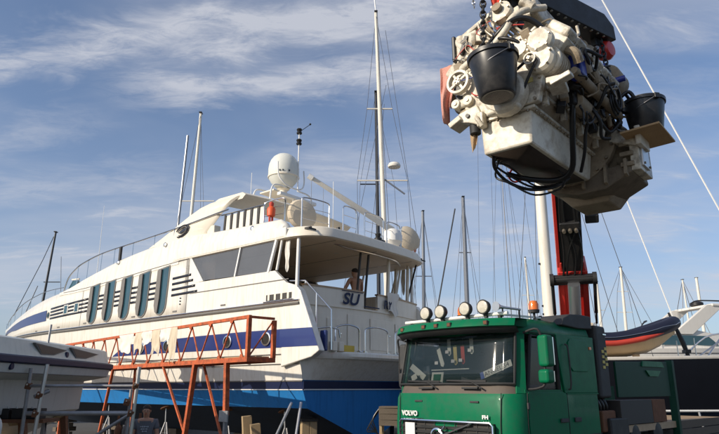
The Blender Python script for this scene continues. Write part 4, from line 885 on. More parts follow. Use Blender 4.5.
# crankcase
b = MB(); pr = [(-.30, -.14), (.30, -.14), (.40, .02), (.40, .26), (.30, .36), (-.30, .36), (-.40, .26), (-.40, .02)]
b.prism(pr, (0, .02, 0), (1, 0, 0), (0, 0, 1), (0, 1.56, 0)); b.build('crankcase', 'engine_dirty', E_, bevel=.02)
for sg in (-1, 1):
    for k in range(6):
        c = ebox((sg * .408, .18 + k * .25, .13), (.035, .19, .20), 'inspection_cover', bev=.015)
        q = MB()
        for a, e in ((-.075, -.08), (.075, -.08), (-.075, .08), (.075, .08)): q.cyl((sg * .42, .18 + k*.25 + a, .13 + e), (sg * .438, .18 + k*.25 + a, .13 + e), .011, .011, 6)
        q.build('bolts', 'bolt_steel', c, smooth=0)['kind'] = 'stuff'
    ebox((sg * .36, .8, -.02), (.05, 1.5, .035), 'block_rib', bev=.006)
    for k in range(4): ebox((sg * .375, .1 + .45 * k, -.06), (.06, .05, .14), 'block_web', bev=.006)
# cylinder banks with separate heads and valve covers
for sg in (-1, 1):
    a = R(45) * sg; rot = Euler((0, a, 0)).to_matrix(); up = rot @ Vector((0, 0, 1)); si = rot @ Vector((1, 0, 0))
    o = Vector((sg * .10, 0, .14))
    MB().box(o + up * .32 + Vector((0, .80, 0)), (.36, 1.52, .34), rot).build('cylinder_bank', 'engine_dirty', E_, bevel=.02)
    for k in range(6):
        c = o + Vector((0, .165 + k * .25, 0))
        h_ = MB().box(c + up * .56, (.34, .225, .15), rot).build('cylinder_head', 'engine_cream', E_, bevel=.015)
        MB().box(c + up * .68, (.25, .20, .11), rot).build('valve_cover', 'engine_cream', h_, bevel=.03, seg=3)
        q = MB()
        for e in (-.13, .13):
            for f in (-.08, .08): q.cyl(c + up * .63 + si * e + Vector((0, f, 0)), c + up * .665 + si * e + Vector((0, f, 0)), .016, .016, 6)
        q.build('head_bolts', 'bolt_steel', h_, smooth=0)['kind'] = 'stuff'
        # exhaust branch on the outer side, injector line
        MB().tube(smooth_path([c + up * .55 + si * .16 * sg, c + up * .56 + si * .26 * sg, c + up * .50 + si * .33 * sg + Vector((0, .05, 0))], 4), .045, 10).build('exhaust_branch', 'engine_dirty', h_)
        MB().tube(smooth_path([c + up * .66 - si * .12 * sg, c + up * .74 - si * .2 * sg, c + up * .60 - si * .32 * sg], 4), .010, 6).build('injector_line', 'bolt_steel', h_)
    mc = o + up * .48 + si * .34 * sg
    MB().tube([mc + Vector((0, y, 0)) - up * .06 for y in (.2, .24, .8, 1.5, 1.56)], [.035, .045, .05, .05, .04], 12).build('exhaust_manifold', 'engine_dirty', E_)
    MB().box(o + up * .28 + si * .22 * sg + Vector((0, .8, 0)), (.06, 1.4, .12), rot).build('coolant_rail', 'engine_cream', E_, bevel=.02)
# valley: intercooler and intake pipes
ebox((0, .85, .66), (.34, 1.25, .26), 'charge_cooler', 'engine_dirty', bev=.05); ebox((0, .85, .82), (.26, 1.1, .06), 'cooler_lid', bev=.02)
for k in range(8): ebox((0, .3 + .155 * k, .86), (.28, .025, .03), 'cooler_rib', bev=.004)
# turbochargers high at the back, air filter drums
for sg in (-1, 1):
    t_ = MB().lathe([(.05, -.16), (.13, -.14), (.17, -.06), (.17, .04), (.12, .10), (.09, .2), (.10, .24)], (sg * .34, 1.45, 1.0), (sg * .2, -1, .1), 22).build('turbocharger', 'engine_dirty', E_)
    etube([(sg * .34, 1.3, 1.0), (sg * .32, 1.1, 1.05), (sg * .2, .95, .98), (sg * .12, .9, .85)], .065, 'charge_pipe', 'engine_cream')
    MB().lathe([(.02, 0), (.15, .02), (.16, .05), (.16, .36), (.14, .40)], (sg * .52, 1.62, .78), (0, 1, 0), 22).build('air_filter', 'engine_dirty', E_)
# front: gear case, damper, pumps, pulleys
b = MB(); b.prism([(-.37, -.13), (.37, -.13), (.43, .10), (.42, .42), (.26, .62), (-.26, .62), (-.44, .46), (-.43, .10)], (0, -.05, 0), (1, 0, 0), (0, 0, 1), (0, .08, 0)); b.build('gear_case', 'engine_cream', E_, bevel=.015)
q = MB()
for x, z in ((-.34, -.1), (-.2, -.1), (0, -.1), (.2, -.1), (.34, -.1), (.40, .1), (.40, .3), (.3, .52), (-.4, .1), (-.4, .3), (-.3, .52)): q.cyl((x, -.075, z), (x, -.04, z), .016, .016, 6)
q.build('case_bolts', 'bolt_steel', E_, smooth=0)['kind'] = 'stuff'
dp = MB().lathe([(.0, .20), (.08, .20), (.09, .16), (.19, .15), (.215, .12), (.215, .02), (.19, .0)], (.08, -.05, .0), (0, -1, 0), 36).build('vibration_damper', 'engine_pan', E_)
ebox((.06, -.14, -.16), (.34, .10, .07), 'damper_guard', 'engine_pan', bev=.03)
def pulley(c, r, name, holes=0, wd=.06, m='engine_pan'):
    c = Vector(c); p = MB().lathe([(r * .80, .0), (r, .0), (r, -.012), (r * .93, -.02), (r * .93, -wd + .012), (r, -wd), (r * .80, -wd), (r*.80, 0)], c, (0, -1, 0), 30, False).build(name, m, E_, smooth=40)
    MB().lathe([(.0, .012), (r * .28, .012), (r * .30, .0), (r * .3, -wd), (0, -wd)], c, (0, -1, 0), 20).build('hub', m, p)
    if holes:
        for i in range(holes):
            a = 2 * math.pi * i / holes + .5
            MB().box(c + Vector((math.cos(a) * r * .56, .022, math.sin(a) * r * .56)), (r * .62, .028, r * .24), (0, -a, 0)).build('spoke', m, p, bevel=.008)
    else: MB().lathe([(r * .25, -.02), (r * .82, -.02)], c, (0, -1, 0), 24).build('web', m, p)
    q = MB()
    for i in range(4): a = math.pi * i / 2 + .3; q.cyl(c + Vector((math.cos(a)*r*.18, -.008, math.sin(a)*r*.18)), c + Vector((math.cos(a)*r*.18, -.022, math.sin(a)*r*.18)), .009, .009, 6)
    q.build('hub_bolts', 'bolt_steel', p, smooth=0)['kind'] = 'stuff'; return p
pulley((-.43, -.14, .31), .128, 'water_pump_pulley', 4, .06)
ecyl((-.43, -.05, .31), (-.43, .2, .31), .10, 'water_pump', 'black')
for x, r_ in ((-.49, .05), (-.35, .055)): ecyl((x, -.10, .09), (x, .03, .09), r_, 'tensioner_roller', 'engine_pan', n=20); MB().lathe([(0, .012), (.018, .012), (.02, 0)], (x, -.10, .09), (0, -1, 0), 10).build('roller_bolt', 'bolt_steel', E_)
ebox((-.42, -.05, .09), (.20, .06, .10), 'tensioner_arm', bev=.03); ebox((-.42, .02, .18), (.22, .12, .10), 'pump_body', 'black', bev=.03); ebox((-.36, .02, -.0), (.24, .12, .08), 'pump_flange', 'engine_dirty', bev=.02)
b = MB(); b.prism([(-.54, -.10), (-.46, -.02), (-.26, .02), (-.22, -.08), (-.26, -.20), (-.36, -.15)], (0, -.08, 0), (1, 0, 0), (0, 0, 1), (0, .10, 0)); b.build('mount_bracket', 'engine_pan', E_, bevel=.012)
MB().cyl((-.36, -.10, -.08), (-.36, -.075, -.08), .022, .022, 10).build('bracket_hole_bush', 'black', E_)
ebox((-.50, -.02, -.11), (.15, .20, .06), 'mount_foot', 'engine_pan', rot=(0, R(-25), 0)); ecyl((-.33, .0, -.26), (-.33, .0, -.16), .055, 'rubber_mount', 'rubber')
ebox((-.22, -.06, -.16), (.08, .10, .16), 'pump_lug', bev=.02); etube([(-.28, -.05, -.10), (-.24, -.12, -.16), (-.20, -.1, -.24)], .024, 'drain_pipe', 'engine_cream')
pulley((.37, -.19, .25), .06, 'idler_pulley', 0, .05)
MB().lathe([(0, .10), (.12, .10), (.145, .07), (.145, 0), (.12, -.05)], (.43, -.03, .27), (0, -1, 0), 28).build('alternator_cover', 'engine_pan', E_)
ecyl((.46, -.03, .27), (.46, .24, .27), .15, 'alternator', 'engine_cream', n=26, bev=.02)
for k in range(5): MB().lathe([(.146, 0), (.154, .006), (.154, .014), (.146, .02)], (.46, .02 + .04 * k, .27), (0, 1, 0), 26).build('alternator_fin', 'engine_dirty', E_)
MB().lathe([(0, .10), (.10, .10), (.125, .07), (.125, 0)], (.46, -.06, .44), (0, -1, 0), 24).build('thermostat_cover', 'engine_pan', E_)
MB().lathe([(0, .08), (.08, .08), (.10, .05), (.10, 0)], (.25, -.06, .43), (0, -1, 0), 22).build('thermostat_cover', 'engine_pan', E_)
ecyl((.25, -.05, .43), (.2, .2, .55), .07, 'thermostat_housing')
MB().tube([(.31, -.16, .24), (.20, -.16, .18), (-.02, -.16, .14), (-.12, -.16, .02), (-.06, -.16, -.14), (.10, -.16, -.2), (.24, -.16, -.1), (.36, -.16, .12), (.43, -.16, .22), (.40, -.16, .30)], .014, 6, True).build('drive_belt', 'rubber', E_)
# cream water pipes sweeping over the front, filters and lines at the upper left
etube([(-.48, .0, .50), (-.28, -.10, .50), (-.02, -.14, .55), (.12, -.14, .66), (.20, -.10, .80), (.30, .0, .90), (.42, .2, .98)], .036, 'water_pipe', 'engine_pan')
etube([(-.50, .05, .44), (-.28, -.06, .45), (-.03, -.12, .49), (.08, -.12, .60), (.15, -.04, .78), (.2, .1, .9)], .028, 'water_pipe', 'engine_cream')
etube([(-.50, .1, .58), (-.36, .02, .64), (-.12, -.02, .70), (.0, .1, .82)], .026, 'water_pipe', 'engine_cream')
for x in (-.40, -.22): ebox((x, .06, .74), (.12, .16, .28), 'fuel_filter_head', bev=.03)
ecyl((-.45, .02, .56), (-.45, .02, .90), .055, 'fuel_filter', 'engine_pan'); ecyl((-.30, .0, .56), (-.30, .0, .86), .055, 'fuel_filter', 'engine_cream')
MB().bar((-.50, .05, .88), (-.10, .05, 1.04), .07, .05).build('lifting_rail', 'engine_cream', E_, bevel=.01); ebox((-.51, .0, .76), (.04, .10, .30), 'filter_bracket', 'black')
MB().bar((-.42, -.04, .66), (-.34, -.04, .84), .05, .04).build('clamp_strap', 'black', E_); MB().bar((-.40, -.05, .80), (-.28, -.05, .70), .04, .04).build('clamp_strap', 'black', E_)
for i in range(7): etube([(-.22 + .05 * i, -.02, .96), (-.16 + .05 * i, -.07, .80), (-.05 + .05*i, -.05, .66), (.0 + .05 * i, .1, .58)], .012 + .003 * (i % 2), 'fuel_line', ('engine_cream', 'bolt_steel', 'engine_dirty')[i % 3])
etube([(-.10, -.10, .58), (.06, -.15, .66), (.20, -.12, .76), (.34, -.04, .76), (.46, .08, .62), (.52, .14, .50)], .028, 'coolant_hose')
etube([(-.02, -.12, .62), (.10, -.17, .58), (.22, -.15, .52), (.30, -.10, .44)], .018, 'coolant_hose')
MB().lathe([(.10, 0), (.12, .02), (.12, .10), (.07, .12)], (.08, -.03, .90), (0, -1, .2), 22).build('raw_water_cover', 'engine_pan', E_); MB().lathe([(.05, 0), (.05, .06), (0, .07)], (.08, -.14, .92), (0, -1, .2), 14).build('cover_boss', 'engine_dirty', E_)
q = MB()
for cx_, cz_, r2 in ((.43, .27, .125), (.46, .44, .105), (.25, .43, .085), (.08, 0.0, .14), (.08, .9, .105)):
    for i in range(6): a = i * math.pi / 3 + .2; q.cyl((cx_ + r2 * math.cos(a), -.16, cz_ + r2 * math.sin(a)), (cx_ + r2 * math.cos(a), -.10, cz_ + r2 * math.sin(a)), .011, .011, 6)
q.build('cover_bolts', 'bolt_steel', E_, smooth=0)['kind'] = 'stuff'
b = MB(); b.loft([[(.20 + x, y, .92 + z) for x, z in ((-.16, 0), (.16, .0), (.14, .24), (-.12, .28))] for y in (.15, .3, 1.2, 1.35)], True, True, True); b.build('intake_plenum', 'engine_cream', E_, bevel=.04)
# right-hand side clutter: blue filter, hoses, pipes, small boxes
bf = MB().box((.62, .34, .30), (.15, .17, .25)).build('oil_filter', 'filter_blue', E_, bevel=.03); ebox((.61, .34, .45), (.11, .12, .06), 'filter_cap', 'engine_cream', parent=bf)
ebox((.52, .06, .02), (.16, .30, .06), 'side_bracket', 'engine_pan', rot=(0, 0, R(12))); ebox((.62, -.10, -.02), (.20, .10, .05), 'bracket_arm', 'engine_pan', rot=(0, R(-14), 0))
ebox((.47, .60, .08), (.12, .2, .16), 'starter_bracket', 'black', bev=.03); ecyl((.50, .55, .06), (.50, .95, .06), .085, 'starter_motor', 'engine_dirty'); ecyl((.50, .95, .06), (.50, 1.1, .06), .06, 'starter_nose', 'bolt_steel')
for k in range(4): ebox((.50, .75 + .24 * k, .30 + .03 * (k % 2)), (.14, .16, .13), 'fuel_pump_unit', 'engine_dirty', bev=.025)
for k in range(5): ecyl((.58, .68 + .2 * k, .24), (.58, .68 + .2 * k, .38), .035, 'sensor_can', 'bolt_steel' if k % 2 else 'engine_dirty', n=12)
etube([(.44, .50, .30), (.50, .52, .16), (.46, .56, -.06), (.40, .66, -.30), (.30, .84, -.54), (.12, .9, -.60), (-.10, .7, -.60), (-.26, .5, -.56)], .030, 'coolant_hose')
etube([(.62, .95, .24), (.55, .9, .05), (.46, .92, -.12), (.40, .98, -.34), (.3, 1.1, -.50)], .018, 'wiring_loom')
for s_ in range(20):
    r_ = random.Random(s_ + 40); p0 = Vector((.56 + r_.uniform(0, .12), r_.uniform(.35, 1.5), r_.uniform(.0, .55)))
    pts = [p0]
    for k in range(3): pts.append(pts[-1] + Vector((r_.uniform(-.05, .10), r_.uniform(-.2, .25), r_.uniform(-.17, .15))))
    etube(pts, r_.choice((.010, .013, .018)), 'cable', r_.choice(('hose', 'hose', 'black', 'engine_dirty')))
for k in range(3): MB().tube([(.70 + .02 * k, 1.18 + .12 * math.cos(a), .20 + .13 * math.sin(a) + .03 * k) for a in [2 * math.pi * i / 16 for i in range(16)]], .013, 6, True).build('coiled_cable', 'hose', E_)
etube([(.66, 1.55, .42), (.76, 1.58, .48), (.80, 1.62, .36), (.72, 1.66, .24)], .022, 'breather_hose')
ecyl((.62, 1.5, .62), (.76, 1.52, .63), .035, 'valve_knob', 'filter_blue', n=12); ecyl((.54, 1.35, .76), (.60, 1.38, .78), .03, 'valve_knob', 'filter_blue', n=12)
for z in (.60, .55): etube([(.48, .5, z), (.58, .9, z - .02), (.62, 1.3, z)], .018, 'fuel_pipe', 'engine_cream')
for k in range(7):
    r_ = random.Random(k + 90); ebox((.50 + r_.uniform(0, .12), .55 + .15 * k, .42 + r_.uniform(0, .2)), (r_.uniform(.06, .14), r_.uniform(.08, .16), r_.uniform(.06, .14)), 'engine_fitting', r_.choice(('engine_dirty', 'engine_cream', 'black')), rot=(r_.uniform(-.4, .4), r_.uniform(-.4, .4), r_.uniform(-.5, .5)), bev=.012)
for k in range(95):
    r_ = random.Random(k + 300); y = r_.uniform(.30, 1.55); z = r_.uniform(-.05, .62); x = .43 + .17 * max(0, min(1, (z + .05) / .4)) + r_.uniform(-.03, .05); m = r_.choice(('engine_dirty', 'engine_cream', 'engine_cream', 'black', 'bolt_steel', 'aluminium', 'black', 'rust', 'engine_grime')); q = r_.random()
    if q < .35: ebox((x, y, z), (r_.uniform(.04, .10), r_.uniform(.04, .14), r_.uniform(.04, .12)), 'engine_fitting', m, rot=(r_.uniform(-.5, .5), r_.uniform(-.3, .3), r_.uniform(-.5, .5)), bev=.01)
    elif q < .7: d_ = Vector((r_.uniform(-.3, .4), r_.uniform(-1, 1), r_.uniform(-.8, .8))).normalized() * r_.uniform(.06, .16); c = Vector((x, y, z)); ecyl(c - d_ / 2, c + d_ / 2, r_.uniform(.018, .05), 'engine_canister', m, n=12)
    else:
        p = [Vector((x + .03, y, z))]
        for j in range(3): p.append(p[-1] + Vector((r_.uniform(-.03, .05), r_.uniform(-.14, .14), r_.uniform(-.14, .12))))
        etube(p, r_.uniform(.008, .02), 'pipe', r_.choice(('engine_cream', 'hose', 'bolt_steel', 'hose')))
for k in range(40):
    r_ = random.Random(k + 700); x = r_.uniform(-.46, .42); z = r_.uniform(.42, 1.0); c = Vector((x, r_.uniform(-.06, .10), z)); d_ = Vector((r_.uniform(-1, 1), r_.uniform(-.4, .2), r_.uniform(-.6, 1))).normalized() * r_.uniform(.08, .2)
    if r_.random() < .6: ecyl(c - d_ / 2, c + d_ / 2, r_.uniform(.018, .045), 'engine_canister', r_.choice(('engine_cream', 'engine_pan', 'engine_dirty')), n=12)
    else: ebox(c, (r_.uniform(.05, .12), r_.uniform(.05, .1), r_.uniform(.05, .12)), 'engine_fitting', r_.choice(('engine_cream', 'engine_dirty', 'black')), rot=(r_.uniform(-.5, .5), r_.uniform(-.5, .5), r_.uniform(-.5, .5)))
# tags, makers' plates and wires
for x, y, z, w_, h_, m in ((.455, .55, .13, .07, .05, 'paper'), (.455, 1.05, .14, .08, .05, 'aluminium'), (.455, 1.30, .12, .05, .04, 'pennant_yellow')): ebox((x, y, z), (.006, w_, h_), 'maker_plate', m, bev=0)
for x, z, m in ((.02, .40, 'paper'), (-.16, .28, 'aluminium'), (.30, .10, 'pennant_yellow')): ebox((x, -.056, z), (.07, .006, .045), 'maker_plate', m, bev=0)
for k in range(14):
    r_ = random.Random(k + 1500); p = [Vector((r_.uniform(-.4, .4), -.08, r_.uniform(.1, .9)))]
    for j in range(3): p.append(p[-1] + Vector((r_.uniform(-.16, .16), r_.uniform(-.03, .02), r_.uniform(-.12, .12))))
    etube(p, r_.uniform(.004, .009), 'wire', r_.choice(('hose', 'hose', 'red_plastic', 'bolt_steel', 'filter_blue')))
# hoses slung under the pan
for k, (dz, r_, m) in enumerate(((0, .017, 'hose'), (.06, .012, 'hose'), (-.05, .011, 'hose'), (.11, .010, 'hose'))):
    etube([(-.20, .10 + .06*k, -.50), (-.26 - .02*k, .24 + .04*k, -.58 + dz), (-.24 + .03*k, .50 - .06*k, -.66 + dz), (-.14, .80 + .05*k, -.68 + dz*.7), (.02 + .04*k, 1.05, -.62 + dz*.4), (.14, 1.2 - .1*k, -.50)], r_, 'slung_hose', m)
etube([(-.2, .5, -.52), (-.28, .58, -.56), (-.26, .68, -.60), (-.15, .72, -.56)], .010, 'red_wire', 'red_plastic')
# flywheel housing, gearbox with angular sump, coupling
MB().lathe([(.50, 0), (.54, .02), (.54, .10), (.50, .13), (.44, .15)], (.02, 1.58, .08), (0, 1, 0), 32).build('flywheel_housing', 'engine_dirty', E_)
q = MB()
for i in range(20): a = 2 * math.pi * i / 20; q.cyl((.02 + .515 * math.cos(a), 1.56, .08 + .515 * math.sin(a)), (.02 + .515 * math.cos(a), 1.72, .08 + .515 * math.sin(a)), .016, .016, 6)
q.build('housing_bolts', 'bolt_steel', E_, smooth=0)['kind'] = 'stuff'
b = MB(); b.loft([[(.02 + .46 * math.cos(a) , 1.72, .08 + .46 * math.sin(a)) for a in [math.pi / 8 + math.pi / 4 * i for i in range(8)]], [(.10 + .56 * math.cos(a), 1.90, -.06 + .62 * math.sin(a)) for a in [math.pi / 8 + math.pi / 4 * i for i in range(8)]], [(.12 + .54 * math.cos(a), 2.30, -.10 + .60 * math.sin(a)) for a in [math.pi / 8 + math.pi / 4 * i for i in range(8)]]], True, True, True)
b.build('gearbox', 'engine_dirty', E_, bevel=.02)
b = MB(); b.loft([[(x, y, z) for x, z in ((-.30, -.46), (.06, -.58), (.38, -.57), (.68, -.43), (.66, -.32), (-.30, -.36))] for y in (1.62, 1.68, 2.20, 2.26)], True, True, True); b.build('gearbox_sump', 'engine_grime', E_, bevel=.02)
for x in (-.1, .15, .40, .62): MB().bar((x, 1.60, -.56 + abs(x - .25) * .25), (x, 1.64, -.28), .03, .08).build('sump_rib', 'engine_dirty', E_)
ebox((.72, 1.86, -.20), (.10, .46, .44), 'gearbox_side_plate', 'engine_cream'); ebox((.78, 1.80, -.22), (.03, .24, .30), 'cover_plate', 'aluminium', bev=.01)
q = MB()
for e, f in ((-.1, -.12), (.1, -.12), (-.1, .12), (.1, .12)): q.cyl((.79, 1.80 + e, -.22 + f), (.81, 1.80 + e, -.22 + f), .014, .014, 6)
q.build('plate_bolts', 'bolt_steel', E_, smooth=0)['kind'] = 'stuff'
for k in range(4): ebox((.64, 1.62, -.34 + .12 * k), (.14, .04, .05), 'heat_fin', 'engine_dirty', bev=.005)
MB().bar((.50, 1.62, .02), (.78, 1.66, -.08), .10, .16).build('mount_arm', 'engine_cream', E_, bevel=.015); ebox((.80, 1.70, -.06), (.06, .34, .22), 'mount_plate', 'engine_pan')
MB().lathe([(.16, 0), (.20, .02), (.20, .06), (.12, .08), (.12, .16)], (.12, 2.30, -.32), (0, 1, 0), 24).build('output_flange', 'bolt_steel', E_)
ecyl((-.18, 1.5, -.36), (-.10, 1.62, -.36), .10, 'oil_cooler_end', 'engine_pan'); ecyl((-.16, 1.2, -.40), (-.16, 1.6, -.40), .07, 'oil_cooler', 'engine_cream')
# ------------------------------------------------------------------ lifting gear and loose things on the engine
def ew(x, y, z): return EM @ Vector((x, y, z))
Bm = thing('lifting_beam', 'black steel lifting beam above the hanging engine', 'beam', ew(.28, .82, 1.22), rot=Euler((R(5), 0, R(-40) - math.atan2(.22, 1.0))))
b = MB(); b.loft([[(x, y, z) for x, z in ((-.13, 0), (.13, 0), (.13, h_), (-.13, h_))] for y, h_ in ((-1.0, .30), (-.7, .30), (.90, .30), (1.08, .18))], True, True, True); b.build('box_section', 'crane_black', Bm, bevel=.012)
for y in (-.7, .85): MB().box((0, y, -.04), (.06, .16, .12)).build('lug', 'crane_black', Bm, bevel=.01)
q = MB()
for k in range(14): q.cyl((.10, -.85 + .13 * k, -.012), (.10, -.85 + .13 * k, .01), .018, .018, 6)
q.build('rivets', 'bolt_steel', Bm, smooth=0)['kind'] = 'stuff'
MB().lathe([(.0, -.09), (.09, -.08), (.12, -.03), (.12, .03), (.09, .08), (0, .09)], (.02, .98, -.12), (1, 0, 0), 24).build('red_sheave', 'crane_red', Bm)
MB().box((0, -.1, .40), (.2, .5, .2)).build('hook_block', 'crane_red', Bm, bevel=.03); MB().tube([(0, -.1, .5), (0, -.1, 3.2)], .02, 8).build('hoist_rope', 'wire', Bm)
def chain(name, label, p0, p1, r_=.022, th=.0075, m='black'):
    p0, p1 = Vector(p0), Vector(p1); d_ = (p1 - p0); n_ = max(2, int(d_.length / (r_ * 2.5))); t = thing(name, label, 'chain', p1)
    z = d_.normalized(); a = Vector((1, 0, 0)); x = (a - z * a.dot(z)).normalized(); y = z.cross(x)
    base_ = None
    for i in range(n_):
        c = d_ * ((i + .5) / n_) - d_; u = x if i % 2 else y
        pts = [c + z * (r_ * 1.75 * math.sin(q_)) + u * (r_ * math.cos(q_)) for q_ in [2 * math.pi * j / 10 for j in range(10)]]
        MB().tube(pts, th, 6, True).build('link', m, t, smooth=60)
    return t
chain('lifting_chain', 'dark chain running down to the front of the hanging engine beside the bucket', ew(-.05, -.14, 1.75), ew(-.04, -.30, .32), .026, .011)
chain('lifting_chain', 'short dark chain holding the back of the hanging engine', ew(.52, 1.62, 1.26), ew(.58, 1.55, .72), .024, .009)
chain('lifting_chain', 'thin bright chain hanging at the front left of the engine', ew(-.30, .0, 1.62), ew(-.26, .0, 1.18), .016, .005, 'stainless')
cloth('lifting_strap', 'red_strap', None, ew(.03, -.10, 1.22), (1, 0, 0), (.04, 0, -1), .10, .36, 5, 8, .02, 4, .5)
bpy.data.objects['lifting_strap']['label'] = 'crumpled red sling hanging beside the chain over the engine'; bpy.data.objects['lifting_strap']['category'] = 'sling'
def bucket(label, loc, rot, s_, cement=True):
    t = thing('bucket', label, 'bucket', loc, rot=rot, group='black builder buckets'); S = s_
    MB().lathe([(0, 0), (.125*S, 0), (.135*S, .012*S), (.178*S, .30*S), (.178*S, .305*S), (.190*S, .305*S), (.192*S, .335*S), (.183*S, .34*S), (.176*S, .335*S), (.172*S, .305*S), (.13*S, .02*S), (0, .015*S)], (0, 0, 0), (0, 0, 1), 40).build('shell', 'bucket_black', t, smooth=35)
    MB().lathe([(.10*S, -.004), (.118*S, -.006), (.122*S, .0), (.10*S, .002)], (0, 0, 0), (0, 0, 1), 32).build('foot_ring', 'bucket_black', t)
    if cement: MB().lathe([(0, -.008), (.07*S, -.010), (.095*S, -.006), (.10*S, .004)], (0, 0, 0), (0, 0, 1), 20).build('dried_splash', 'cement', t)
    a = [math.pi * i / 14 for i in range(15)]
    MB().tube([(.19*S*math.cos(q_), -.055*S*math.sin(q_) - .10*S*math.sin(q_), .315*S - .10*S*math.sin(q_)) for q_ in a], .0045*S, 6).build('handle', 'wire', t)
    for sg in (-1, 1): MB().box((sg * .19*S, 0, .312*S), (.03*S, .05*S, .05*S)).build('handle_ear', 'bucket_black', t, bevel=.006)
    return t
bucket('black bucket hanging on the chain in front of the engine', ew(.12, -.38, -.145), Euler((R(2), R(-2), R(-60))), 1.25)
# ledge board carrying the second bucket
bd = MB().box((0, 0, 0), (.40, .66, .022)).build('plywood_board', 'plywood', None, bevel=.003)
bd.location = ew(.86, 1.72, -.05); bd.rotation_euler = Euler((R(0), R(-2), R(-40)))
tag(bd, 'brown plywood board sticking out from the back of the engine', 'board')
bucket('black bucket with a wire handle standing on the plywood board', ew(.86, 1.72, -.03), Euler((0, 0, R(-80))), 1.2, False)
tag(cloth('rag', 'rag_pink', None, ew(-.66, .10, .68), ew(1, .25, 0) - ew(0, 0, 0), (-.08, 0, -1), .22, .62, 8, 12, .05, 2, .45), 'pink rag hanging from the left side of the engine', 'rag')
tag(cloth('rag', 'rag_tan', None, ew(-.36, .02, -.10), ew(1, .3, 0) - ew(0, 0, 0), (0, 0, -1), .09, .30, 6, 8, .02, 6, .3), 'tan rag hanging below the bracket of the engine', 'rag')

# ------------------------------------------------------------------ orange lattice gangway on legs beside the yacht
G_ = thing('lattice_gangway', 'long orange steel lattice gangway on legs alongside the yacht', 'gangway', (-2.275, 12.5, 0), R(42.4))
GL, GW, Z0, Z1 = 11.6, .62, 2.56, 3.42
for x in (0, GW):
    if x == 0: MB().bar((x, -.04, Z1), (x, GL, Z1), .07, .07).build('top_chord', 'truss_orange', G_, bevel=.006)
    MB().bar((x, -.04, Z0), (x, GL, Z0), .08, .10).build('bottom_chord', 'truss_orange', G_, bevel=.006)
    MB().bar((x, .0, Z0 + .05), (x, .0, Z1 - .035), .085, .085).build('end_post', 'truss_orange', G_, bevel=.006)
    MB().bar((x, GL - .05, Z0 + .05), (x, GL - .05, Z1 - .035), .07, .07).build('end_post', 'truss_orange', G_)
    y = .18; up = False; k = 0
    while y < GL - .6 and x == 0:
        y2 = y + .46; a, c = ((x, y, Z0 + .05), (x, y2, Z1 - .035)) if up is False else ((x, y, Z1 - .035), (x, y2, Z0 + .05))
        MB().tube([a, c], .019, 8).build('lattice_bar', 'truss_orange', G_); y = y2; up = not up
MB().bar((0, -.0, Z0), (GW, -.0, Z0), .07, .09).build('cross_beam', 'truss_orange', G_); MB().bar((0, 0, Z1), (GW, 0, Z1), .05, .05).build('cross_beam', 'truss_orange', G_)
MB().tube([(0.03, 0, Z0 + .06), (GW - .03, 0, Z1 - .05)], .018, 8).build('end_brace', 'truss_orange', G_)
for k in range(1, 12): MB().bar((.04, k * 1.0, Z0), (GW - .04, k * 1.0, Z0), .05, .05).build('cross_beam', 'truss_orange', G_)
for k in range(3): MB().box((.14 + .17 * k, GL / 2, Z0 + .06), (.15, GL - .1, .03)).build('walkway_plank', 'timber', G_)
for k in range(12):
    for z, dz in ((Z0, .07), (Z1, -.06)): MB().prism([(-.07, 0), (.07, 0), (.04, dz), (-.04, dz)], (-.042, .64 + .92 * k if z == Z1 else .18 + .92 * k, z + (.04 if z == Z0 else -.03)), (0, 1, 0), (0, 0, 1), (.008, 0, 0)).build('gusset', 'truss_orange', G_)
def leg(p, q, w_, m='truss_orange', name='leg'): MB().bar(p, q, w_, w_).build(name, m, G_, bevel=.006)
leg((0, 2.2, Z0 - .05), (0, 2.62, 0.0), .10); leg((0, .80, Z0 - .05), (0, .72, 1.45), .10); leg((0, .72, 1.45), (0, .70, 0), .075, 'scaffold')
leg((0, 3.85, Z0 - .05), (0, 2.50, 1.05), .05, name='leg_brace'); leg((.3, 2.35, Z0 - .05), (.0, .80, .95), .05, name='leg_brace')
leg((0, 7.1, Z0 - .05), (0, 7.9, 0.0), .07); leg((GW, 7.05, Z0 - .05), (GW, 6.9, 0), .06); leg((0, 11.2, Z0 - .05), (0, 11.2, 0.0), .09)
MB().box((-.05, .72, 1.44), (.03, .34, .22)).build('foot_plate', 'scaffold', G_, bevel=.005)
for s_, (yy, wd, ht) in enumerate(((3.3, .34, .80), (3.75, .62, .36), (4.3, .50, .56), (4.85, .62, .34), (5.4, .52, .52), (6.2, .95, .46))):
    p = G_.matrix_basis @ Vector((-.06, yy, Z1 + .02)); ax = G_.matrix_basis.to_3x3() @ Vector((0, 1, 0))
    tag(cloth('plastic_sheet', 'canvas_white' if s_ % 2 else 'canvas_cream', None, p, ax, (0, 0, -1), wd, ht, 12, 12, .022, 20 + s_, .05, .004), ['longest torn white sheet strip on the gangway rail', 'short wide white sheet scrap on the gangway next to the longest strip', 'mid length torn white sheet on the middle of the gangway rail', 'small ragged white sheet left of the middle of the gangway', 'narrow white sheet strip near the far part of the gangway', 'farthest torn white sheet on the gangway rail'][s_], 'sheet', 'white sheets on the gangway')
